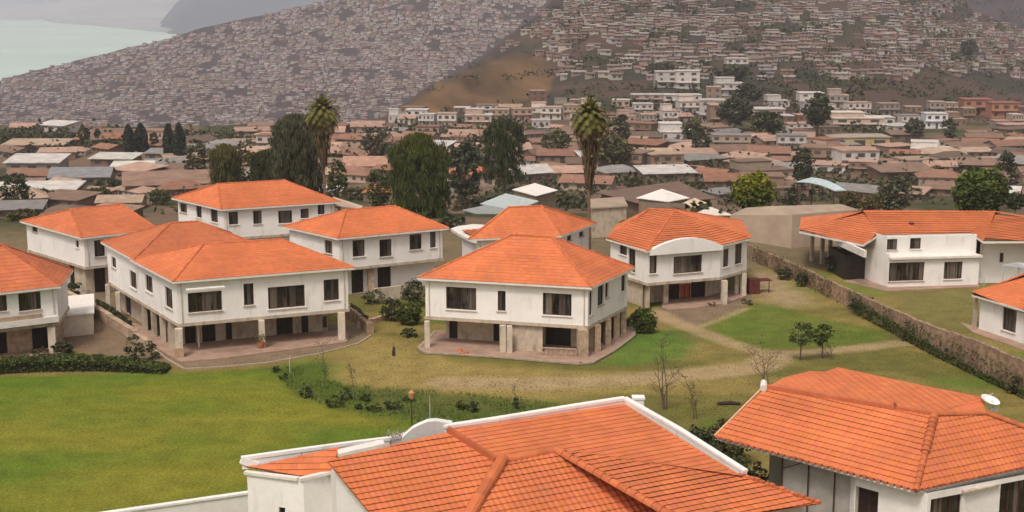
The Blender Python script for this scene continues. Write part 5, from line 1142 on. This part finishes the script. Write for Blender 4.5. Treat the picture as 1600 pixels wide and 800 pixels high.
def vhouse(p, proto, wc, rc, scale=(1, 1, 1), rot=0.0, label=None, cat='house', group='houses of the village and lower slope', windows=True):
    w_, d, fl, rf_, dm = _protos[proto]
    r = bpy.data.objects.new('village_house', None); col.objects.link(r); r.location = p; r.rotation_euler = (0, 0, rot); r.scale = scale
    wcol = PAL_W.get(wc, wc) if isinstance(wc, str) else wc; rcol = PAL_R.get(rc, rc) if isinstance(rc, str) else rc
    j = random.uniform(.85, 1.15)
    for pn_, me_ in dm:
        if pn_ in ('window', 'door') and not windows: continue
        c_ = bpy.data.objects.new(pn_, me_); col.objects.link(c_); c_.parent = r
        b = wcol if pn_ == 'wall' else rcol; c_.color = (b[0] * j, b[1] * j, b[2] * j, 1)
    tag(r, label, cat, group); placed.append((r, p, proto, wc, rc, w_ * scale[0])); return r
# landmark buildings, each where the photograph shows it
def lm(px, py, wpx, proto, wc, rc, label, rot=0, sz=1, sy=1, Y=None):
    if Y: X = (px - 800) / (F * CP - (py - 400) * SP) * Y; p = Vector((X, Y, float(tz(X, Y))))
    else: p = ground(px, py, 170)
    s = wpx / pxw(p) / _protos[proto][0]; return vhouse(p, proto, wc, rc, (s, max(.5, min(1.3, s)) * sy, sz), rot, label)
OR = (.42, .155, .075)
SPEC = [(1337, 228, 92, 'flat1', (.50, .38, .19), (.38, .33, .27), 'yellow-ochre long flat building with dark arched openings', .05, 1.1),
 (1335, 200, 78, 'step2', (.52, .40, .32), (.62, .55, .48), 'cream terraced building above the yellow building', 0, .7), (1372, 196, 42, 'flat1', 'white', 'pale grey', 'low white long house right of the cream terraced building', 0, 1.1), (1459, 200, 34, 'flat2', (.62, .62, .64), 'pale grey', 'white tower-like house right of the low white house', 0, .95),
 (1523, 178, 44, 'flat2', (.42, .20, .14), (.30, .13, .09), 'left one of the two terracotta-coloured blocks at the far right', -.05, 1.1), (1566, 184, 44, 'flat2', (.46, .23, .14), (.30, .13, .09), 'right one of the two terracotta-coloured blocks at the far right', -.05, 1.1),
 (845, 210, 28, 'flat2', 'white', 'pale grey', 'small white cube house left of the tall palm crown', 0, .9), (1056, 218, 52, 'step1', 'white', (.6, .56, .52), 'white modern house with stepped top, right of the palm', 0, 1.0),
 (1073, 137, 36, 'flat3', 'white', 'pale grey', 'white three-storey block on the slope above the palm', 0, .9), (1040, 135, 34, 'flat3', 'white', 'pale grey', 'white block directly left of the three-storey block on the slope', 0, .8), (1139, 148, 44, 'step2', 'white', 'pale grey', 'white stepped house on the slope right of the three-storey block', 0, .9),
 (1065, 165, 58, 'wide2', 'white', 'pale grey', 'long white two-storey block below the three-storey block', 0, .8), (1016, 160, 60, 'wide2', 'pinkish', 'pale grey', 'long pale pink block above the white modern house', 0, .6), (1150, 108, 34, 'flat2', 'white', 'pale grey', 'white house on its own terrace on the slope, above the stepped house', 0, .9),
 (1198, 182, 50, 'flat1', 'pinkish', 'pale grey', 'long pale building left of the tall-stemmed dark tree', 0, 1.1), (734, 288, 74, 'hip', 'cream', OR, 'small house with orange hipped roof behind the green bush', .1, 1), (598, 312, 56, 'hip', 'tan', OR, 'little house with orange roof left of the weeping tree', 0, .8),
 (460, 272, 46, 'low_gable', 'cream', 'tan', 'cream house half hidden behind the drooping trees', .1, 1), (572, 272, 66, 'wide_gable', 'white', (.38, .22, .16), 'white-walled house with long dusty pink roof between palm and weeping tree', 0, 1),
 (130, 288, 90, 'wide_gable', 'tan', (.20, .20, .21), 'house with blue-grey roof on the left', .1, .9), (60, 270, 80, 'shed', 'grey', 'pale grey', 'long grey-roofed shed near the left edge', 0, 1.2), (182, 258, 66, 'shed', 'tan', (.58, .56, .50), 'house with curved white roof on the left', -.1, .8), (208, 272, 60, 'shed', 'brick', (.54, .52, .46), 'second white-roofed house, in front of the curved white roof', .1, .8),
 (275, 300, 150, 'wide_gable', 'tan', 'brown', 'wide brown-roofed building left of the rounded drooping tree', .25, 1.1), (60, 235, 90, 'shed', 'cream', 'tan', 'long tan building row on the left skyline', 0, .8)]
for sp_ in SPEC: lm(sp_[0], sp_[1], sp_[2], sp_[3], sp_[4], sp_[5], sp_[6], sp_[7], sp_[8])
# white sheet roofs and canopies near the houses
def sheet(px_pts, z, label, mat, colr, legs=True, walls=None, name='sheet_roof_shelter', cat='shelter', th=.12, curve=0):
    P_ = [W(x, y, z + (k_ if isinstance(k_, (int, float)) else 0)) for x, y, k_ in px_pts]; c_ = sum(P_, Vector()) / len(P_); zb = float(tz(c_.x, c_.y)); r = empty(name, (c_.x, c_.y, zb), label, cat)
    m = MB(); n = len(P_)
    if curve and n == 4:
        g = []
        for i in range(9):
            t_ = i / 8; a = P_[0].lerp(P_[1], t_); b = P_[3].lerp(P_[2], t_); lift_ = Vector((0, 0, math.sin(math.pi * t_) * curve)); g.append((a + lift_, b + lift_))
        for i in range(8): m.poly([g[i][0], g[i + 1][0], g[i + 1][1], g[i][1]], colr); dn = Vector((0, 0, -th)); m.poly([g[i][0] + dn, g[i][1] + dn, g[i + 1][1] + dn, g[i + 1][0] + dn], colr); m.poly([g[i][0] + dn, g[i + 1][0] + dn, g[i + 1][0], g[i][0]], colr)
    else: m.mesh(P_ + [p - Vector((0, 0, th)) for p in P_], [tuple(range(n)), tuple(range(2 * n - 1, n - 1, -1))] + [(i, n + i, n + (i + 1) % n, (i + 1) % n) for i in range(n)], colr)
    m.build('roof', mat, r)
    if walls:
        m = MB(); m.prism([(c_.x + (p.x - c_.x) * .9, c_.y + (p.y - c_.y) * .9) for p in P_], zb - 1, z - .1, walls); m.build('wall', M_beige, r)
    elif legs:
        for p in P_: q_ = p.lerp(c_, .08); m = MB(); m.tube([(q_.x, q_.y, float(tz(q_.x, q_.y)) - .2), (q_.x, q_.y, q_.z - th)], [.09, .09], 6); m.build('post', M_frame, r)
    return r
zt_ = -2.0
sheet([(1243, 284, 0), (1305, 298, 0), (1322, 297, .3), (1268, 277, .6)], -2.5, 'pale blue curved canopy on posts behind the tan building', M_metal, (.95, 1.05, 1.05), curve=.45)
sheet([(800, 296, 0), (838, 306, 0), (872, 297, .3), (836, 286, .5)], -7, 'flat white sheet roof left of the tall palm trunk', M_trim, (1.05, 1.05, 1.05), walls=(.6, .5, .45))
sheet([(750, 318, 0), (806, 329, 0), (842, 314, .5), (790, 302, .9)], -3.5, 'pale grey metal roof above the roof of the house behind the central house', M_metal, (.95, .98, .95), walls=(.7, .65, .6))
sheet([(722, 328, 0), (770, 341, 0), (802, 330, .2), (760, 320, .4)], -2.0, 'darker grey metal roof left of the pale grey metal roof', M_metal, (.6, .6, .55), walls=(.7, .65, .6))
sheet([(994, 309, 0), (1045, 315, 0), (1078, 309, 0), (1034, 295, 1.2)], -6, 'white tent-like sheet roof right of the tall palm', M_trim, (1.0, 1.0, 1.0), walls=(.5, .45, .4))
sheet([(1058, 321, 0), (1085, 324, 0), (1112, 320, 0), (1085, 309, .9)], -4, 'small tan domed roof behind the gabled house', M_beige, (1.2, 1.1, 1.0), walls=(.8, .8, .7))
sheet([(1080, 336, 0), (1120, 344, 0), (1157, 340, .1), (1110, 323, .8)], -1.5, 'off-white sheet roof right of the small tan dome', M_trim, (.9, .85, .8), walls=(.9, .8, .7))
sheet([(930, 300, 0), (1000, 318, 0), (1120, 310, .2), (1060, 283, 1.0)], -7.5, 'wide dark brown roof behind the white tent-like roof', M_vroof, (1, 1, 1), walls=(.4, .3, .25))
bpy.context.view_layer.update()
for o in list(scn.objects):
    if o.name.startswith('roof') and o.data and o.data.materials and o.data.materials[0] == M_vroof and o.parent and o.parent.name.startswith('sheet'): o.color = (.17, .11, .085, 1)
# big tan building behind E and I
tb = empty('tan_building', (22, 165, 0), 'large plain tan building with blank walls between the gabled house and the long low house', 'building')
ta, tb_, tc = W(1140, 372), W(1236, 388), W(1338, 378); ztb = zat(1236, 388, 324)
m = MB(); wp5 = [(ta, ztb - 2.0), (tb_, ztb - .9), (tc, ztb - .9), (tc + Vector((0, 5, 0)), ztb - 1.5), (ta + Vector((3, 7, 0)), ztb - 2.2)]
for i_ in range(5):
    (pa_, za_), (pb_, zb_) = wp5[i_], wp5[(i_ + 1) % 5]; m.poly([(pa_.x, pa_.y, 0), (pb_.x, pb_.y, 0), (pb_.x, pb_.y, zb_), (pa_.x, pa_.y, za_)])
M_adobe = pm('adobe_wall', (.44, .34, .26), .95, .6, .12, .2, 5); m.build('wall', M_adobe, tb)
m = MB(); a1, a2, a3, a4, a5 = [Vector((p.x, p.y, z_)) for p, z_ in ((ta, ztb - 2.0), (tb_, ztb - .9), (tc, ztb - .9), (tc + Vector((0, 5, 0)), ztb - 1.5), (ta + Vector((3, 7, 0)), ztb - 2.2))]
rg1 = on_plane(1203, 322, Vector((0, tb_.y + 4.5, 0)), Vector((0, 1, 0))); rg2 = on_plane(1314, 319, Vector((0, tb_.y + 5.5, 0)), Vector((0, 1, 0)))
for f_ in ([a1, a2, rg1], [a2, a3, rg2, rg1], [a3, a4, rg2], [a4, a5, rg1, rg2], [a5, a1, rg1]): m.poly(f_)
M_mud = pm('mud_roof', (.36, .28, .21), .95, .5, .15, .3, 4); m.build('roof', M_mud, tb)
tb2 = empty('tan_building', (10, 168, 0), 'small tan flat building with open doorways left of the gabled house roof', 'building')
q0, q1 = W(925, 372), W(978, 368); m = MB(); zq = zat(950, 370, 325); m.prism([q0.xy, q1.xy, (q1 + Vector((0, 7, 0))).xy, (q0 + Vector((0, 7, 0))).xy], 0, zq); m.build('wall', M_beige, tb2); m = MB(); m.prism(xy(overhang([q0, q1, q1 + Vector((0, 7, 0)), q0 + Vector((0, 7, 0))], .2)), zq + .003, zq + .18); m.build('roof', M_mud, tb2)

# regular village rows
ORD = ['first', 'second', 'third', 'fourth', 'fifth', 'sixth', 'seventh', 'eighth', 'ninth', 'tenth', 'eleventh', 'twelfth', 'thirteenth', 'fourteenth', 'fifteenth', 'sixteenth', 'seventeenth', 'eighteenth', 'nineteenth', 'twentieth', 'twenty-first', 'twenty-second', 'twenty-third', 'twenty-fourth', 'twenty-fifth', 'twenty-sixth', 'twenty-seventh', 'twenty-eighth', 'twenty-ninth', 'thirtieth'] + ['thirty-first', 'thirty-second', 'thirty-third', 'thirty-fourth', 'thirty-fifth']
keep = [(s_[0], s_[1] - 8, s_[2] * .5 + 16, 12) for s_ in SPEC] + [(1283, 290, 50, 14), (836, 298, 40, 14), (790, 320, 60, 18), (1036, 305, 50, 14), (1110, 335, 50, 16), (1235, 345, 100, 40), (950, 345, 40, 26)]
ROWY = [(338, 0), (322, 1), (307, 2), (293, 3), (280, 4), (268, 5), (257, 6), (247, 7), (238, 8), (230, 9), (222, 10), (214, 11), (206, 12)]
nvill = 0
for py, ri in ROWY:
    px = -30 + random.uniform(0, 50); n_in = 0
    while px < 1640:
        step = random.uniform(58, 92) if py > 270 else random.uniform(42, 72)
        x = px + step / 2; yy = py + random.uniform(-4, 4); px += step
        if any(abs(x - k_[0]) < k_[2] and abs(yy - k_[1]) < k_[3] for k_ in keep): continue
        if py > 300 and (700 < x < 1000): continue
        if py > 318 and (x > 1170 or 230 < x < 700): continue
        if py > 300 and (600 < x < 700): continue
        if random.random() < (.08 if py > 225 else .2): continue
        p = ground(x, yy, 186); s = step * random.uniform(.72, 1.15) / pxw(p)
        right = x > 820
        pr = random.choice(['low_gable', 'wide_gable', 'hip', 'wide_hip', 'shed', 'shed', 'low_gable', 'wide_gable'] if py > 235 else ['low_gable', 'shed', 'flat1', 'flat1', 'wide2', 'shed'])
        if right and random.random() < .15: pr = random.choice(['flat2', 'step1', 'flat1'])
        wc = random.choice(['cream', 'tan', 'brick', 'grey', 'pinkish', 'tan', 'brown', 'white']); rc = random.choice(['brown', 'red-brown', 'tan', 'grey', 'rust', 'brown', 'dusty pink', 'dusty pink', 'dark brown'] + (['pale grey'] if random.random() < .7 else []))
        sc_ = s / _protos[pr][0]; n_in += 1; nvill += 1
        lab = f'{wc} house, {rc} {RT[_protos[pr][3]]} roof, {ORD[n_in - 1]} from left in {ORD[ri]} village row'
        vhouse(p, pr, wc, rc, (sc_, max(.6, min(1.25, sc_)) * random.uniform(.8, 1.15), random.uniform(.65, .95) * min(1, sc_ + .1)), random.gauss(0, .38), lab)
# lower slope rows of the near hill
slope_rows = [197, 187, 177, 167, 157, 147, 138, 129]
budget = 300 - nvill - len(SPEC)
SR = []
for ri, py in enumerate(slope_rows):
    x = 600 + random.uniform(0, 30)
    while x < 1630:
        w_ = random.uniform(20, 38) * (1 - .10 * ri / 3) * (1.15 if x < 1400 else .9); xx = x + w_ / 2; x += w_ * random.uniform(1.05, 1.5)
        yy = py + random.uniform(-3, 3)
        if any(abs(xx - k_[0]) < k_[2] - 6 and abs(yy - k_[1] - 4) < 12 for k_ in keep): continue
        if xx < 860 and yy < 172 and not (xx > 655 and yy > 185 - (xx - 655) * .15): continue
        if float(fbm(xx / 40, yy / 14)) < .40: continue
        SR.append((w_, xx, yy, ri))
SR.sort(key=lambda t_: t_[3]); SR = SR[:max(0, budget)]; SR.sort(key=lambda t_: (t_[3], t_[1])); cnt = {}
for w_, xx, yy, ri in SR:
    p = ground(xx, yy, 400); pr = random.choice(['flat1', 'flat2', 'flat2', 'step1', 'step2', 'wide2', 'flat3', 'shed']); wc = random.choice(['white', 'white', 'white', 'cream', 'pinkish', 'grey', 'brick', 'tan']); rc = random.choice(['pale grey', 'dusty pink', 'tan', 'brown', 'grey', 'pale grey'])
    s = w_ / pxw(p) / _protos[pr][0]; cnt[ri] = cnt.get(ri, 0) + 1
    lab = f'{wc} {["", "one", "two", "three"][_protos[pr][2]]}-storey house, {rc} roof, {ORD[min(34, cnt[ri] - 1)]} from left in {ORD[ri]} slope row'
    vhouse(p, pr, wc, rc, (s, min(1.2, max(.7, s)), random.uniform(.7, .95)), random.gauss(0, .1), lab)
print('village', nvill, 'slope', len(SR))

# ------------------------------------------------------------------ the countless hillside houses: one mesh
def kinv(px, py): return (px - 800) / (F * CP - (py - 400) * SP)
def far_houses(cells, hmin, wrange):
    m = MB()
    for (px, py, wpx, hpx, ymin, tone) in cells:
        p = ground(px, py, ymin); ppm = pxw(p); w_ = wpx / ppm; h = hpx / ppm; d = min(9, w_ * .8); a = random.gauss(0, .15); ca, sa = math.cos(a), math.sin(a)
        b = random.choice([(.60, .54, .50), (.50, .41, .36), (.42, .31, .26), (.36, .22, .17), (.58, .50, .45), (.30, .24, .21), (.60, .55, .51), (.60, .55, .51), (.50, .43, .38)]); b = tuple(x * tone * random.uniform(.85, 1.1) for x in b)
        rc = random.choice([(.26, .19, .16), (.34, .28, .25), (.22, .15, .125), (.40, .35, .32), (.27, .17, .13)]); rc = tuple(x * tone for x in rc)
        def T(x, y, z): return (p.x + x * ca - y * sa, p.y + x * sa + y * ca, p.z + z)
        x0, x1, y0, y1 = -w_ / 2, w_ / 2, -d / 2, d / 2
        m.poly([T(x0, y0, -3), T(x1, y0, -3), T(x1, y0, h), T(x0, y0, h)], b); m.poly([T(x1, y0, -3), T(x1, y1, -3), T(x1, y1, h), T(x1, y0, h)], b); m.poly([T(x0, y1, -3), T(x0, y0, -3), T(x0, y0, h), T(x0, y1, h)], b)
        m.poly([T(x0 - .3, y0 - .4, h), T(x1 + .3, y0 - .4, h), T(x1 + .3, y1, h + .5), T(x0 - .3, y1, h + .5)], rc); m.poly([T(x0 - .3, y0 - .4, h - .3), T(x1 + .3, y0 - .4, h - .3), T(x1 + .3, y0 - .4, h), T(x0 - .3, y0 - .4, h)], rc)
        nf = 2 if h > 4.2 else 1; nw = 2 if w_ < 8 else 3
        for f in range(nf):
            for k in range(nw):
                if random.random() < .3: continue
                xc = x0 + w_ * (k + .5) / nw; ww = w_ / nw * .27; zb = h * (f + .32) / nf; zt = h * (f + .78) / nf; m.poly([T(xc - ww, y0 - .06, zb), T(xc + ww, y0 - .06, zb), T(xc + ww, y0 - .06, zt), T(xc - ww, y0 - .06, zt)], (.15, .115, .10))
    return m
cells = []
py = 124.0; r_ = 0
while py > -34:           # upper slope of the near hill
    sp = 3.9 + 4.0 * max(0, py) / 124; x = 560; wv = random.random() * 2
    while x < 1700:
        f = .55 + .45 * max(0, min(1, (py + 20) / 140)); fr_ = 1 - .45 * max(0, min(1, (x - 1300) / 300)); w_ = random.choice([random.uniform(8, 14), random.uniform(12, 25)]) * f * fr_; xx = x + w_ / 2; x += w_ * random.uniform(1.0, 1.5); yb = py + 14 * (float(fbm(xx / 75 + 2, py / 60)) - .5)
        crest = float(np.interp(xx, C2P, C2Y))
        if yb < crest + (3 if not 700 < xx < 885 else 3 + 9 * float(fbm(xx / 9, 4.0))): continue
        if 600 < xx < 868 and inside(np.array([xx]), np.array([py]), [(600, 180), (640, 150), (740, 90), (800, 80), (855, 92), (872, 112), (866, 150), (840, 170), (700, 185)])[0]: continue
        if float(fbm(xx / 30 + 4, py / 15)) < .43 or yb > 128: continue
        cells.append((xx, yb + random.uniform(-1.6, 1.6), w_, random.uniform(.55, .98) * sp * 1.12, 545, .78))
    py -= sp
n2 = len(cells)
m = far_houses(cells, 0, 0); o = m.build('near_hill_houses', M_far); tag(o, 'rows of pale small houses covering the upper part of the near hill', 'houses', kind='stuff')
cells = []; py = 212.0
while py > -20:           # the far left hill
    sp = 3.5 + .8 * max(0, py) / 200; x = -60
    while x < 900:
        w_ = random.uniform(4, 10); xx = x + w_ / 2; x += w_ * random.uniform(1.05, 1.5)
        yb = py + 16 * (float(fbm(xx / 60 + 8, py / 50)) - .5) - (xx - 300) * .01
        if yb < float(np.interp(xx, C1P, C1Y)) + 1: continue
        if xx > 560 and py > float(np.interp(xx, C2P, C2Y)) - 1: continue
        if float(fbm(xx / 20 + 2, py / 9 + 5)) < .37: continue
        cells.append((xx, yb + random.uniform(-1.3, 1.3), w_, random.uniform(1.4, 3.0), 1400, .92))
    py -= sp
print('hill houses', n2, len(cells))
m = far_houses(cells, 0, 0); o = m.build('far_hill_houses', M_far); tag(o, 'countless tiny houses covering the long far hillside above the sea', 'houses', kind='stuff')
# scrub between the houses of the near hill and the village
m = MB(); rg = random.Random(3)
for k in range(6500):
    x = rg.uniform(-40, 1640); y_ = rg.uniform(-10, 335) if x > 560 else rg.uniform(205, 335)
    if x < 900 and y_ < float(np.interp(x, C2P, C2Y)) + 3: continue
    if 600 < x < 868 and 80 < y_ < 180 and rg.random() < .75: continue
    p = ground(x, y_, 190)
    if float(fbm(p.x / 30, p.y / 40 + 2)) < (.50 if p.y < 540 else .47): continue
    s = rg.uniform(1.0, 2.4) * (1 + p.y / 900); g = rg.uniform(.6, 1.2); c_ = (.062 * g, .068 * g, .030 * g)
    for j in range(16): leaf(m, p + Vector((rg.gauss(0, s * .6), rg.gauss(0, s * .4), abs(rg.gauss(0, s * .45)))), s * .5, c_)
tag(m.build('hillside_scrub', M_leaf), 'dull green scrub between the village and hillside houses', 'scrub', kind='stuff')
print('objects', len(scn.objects))
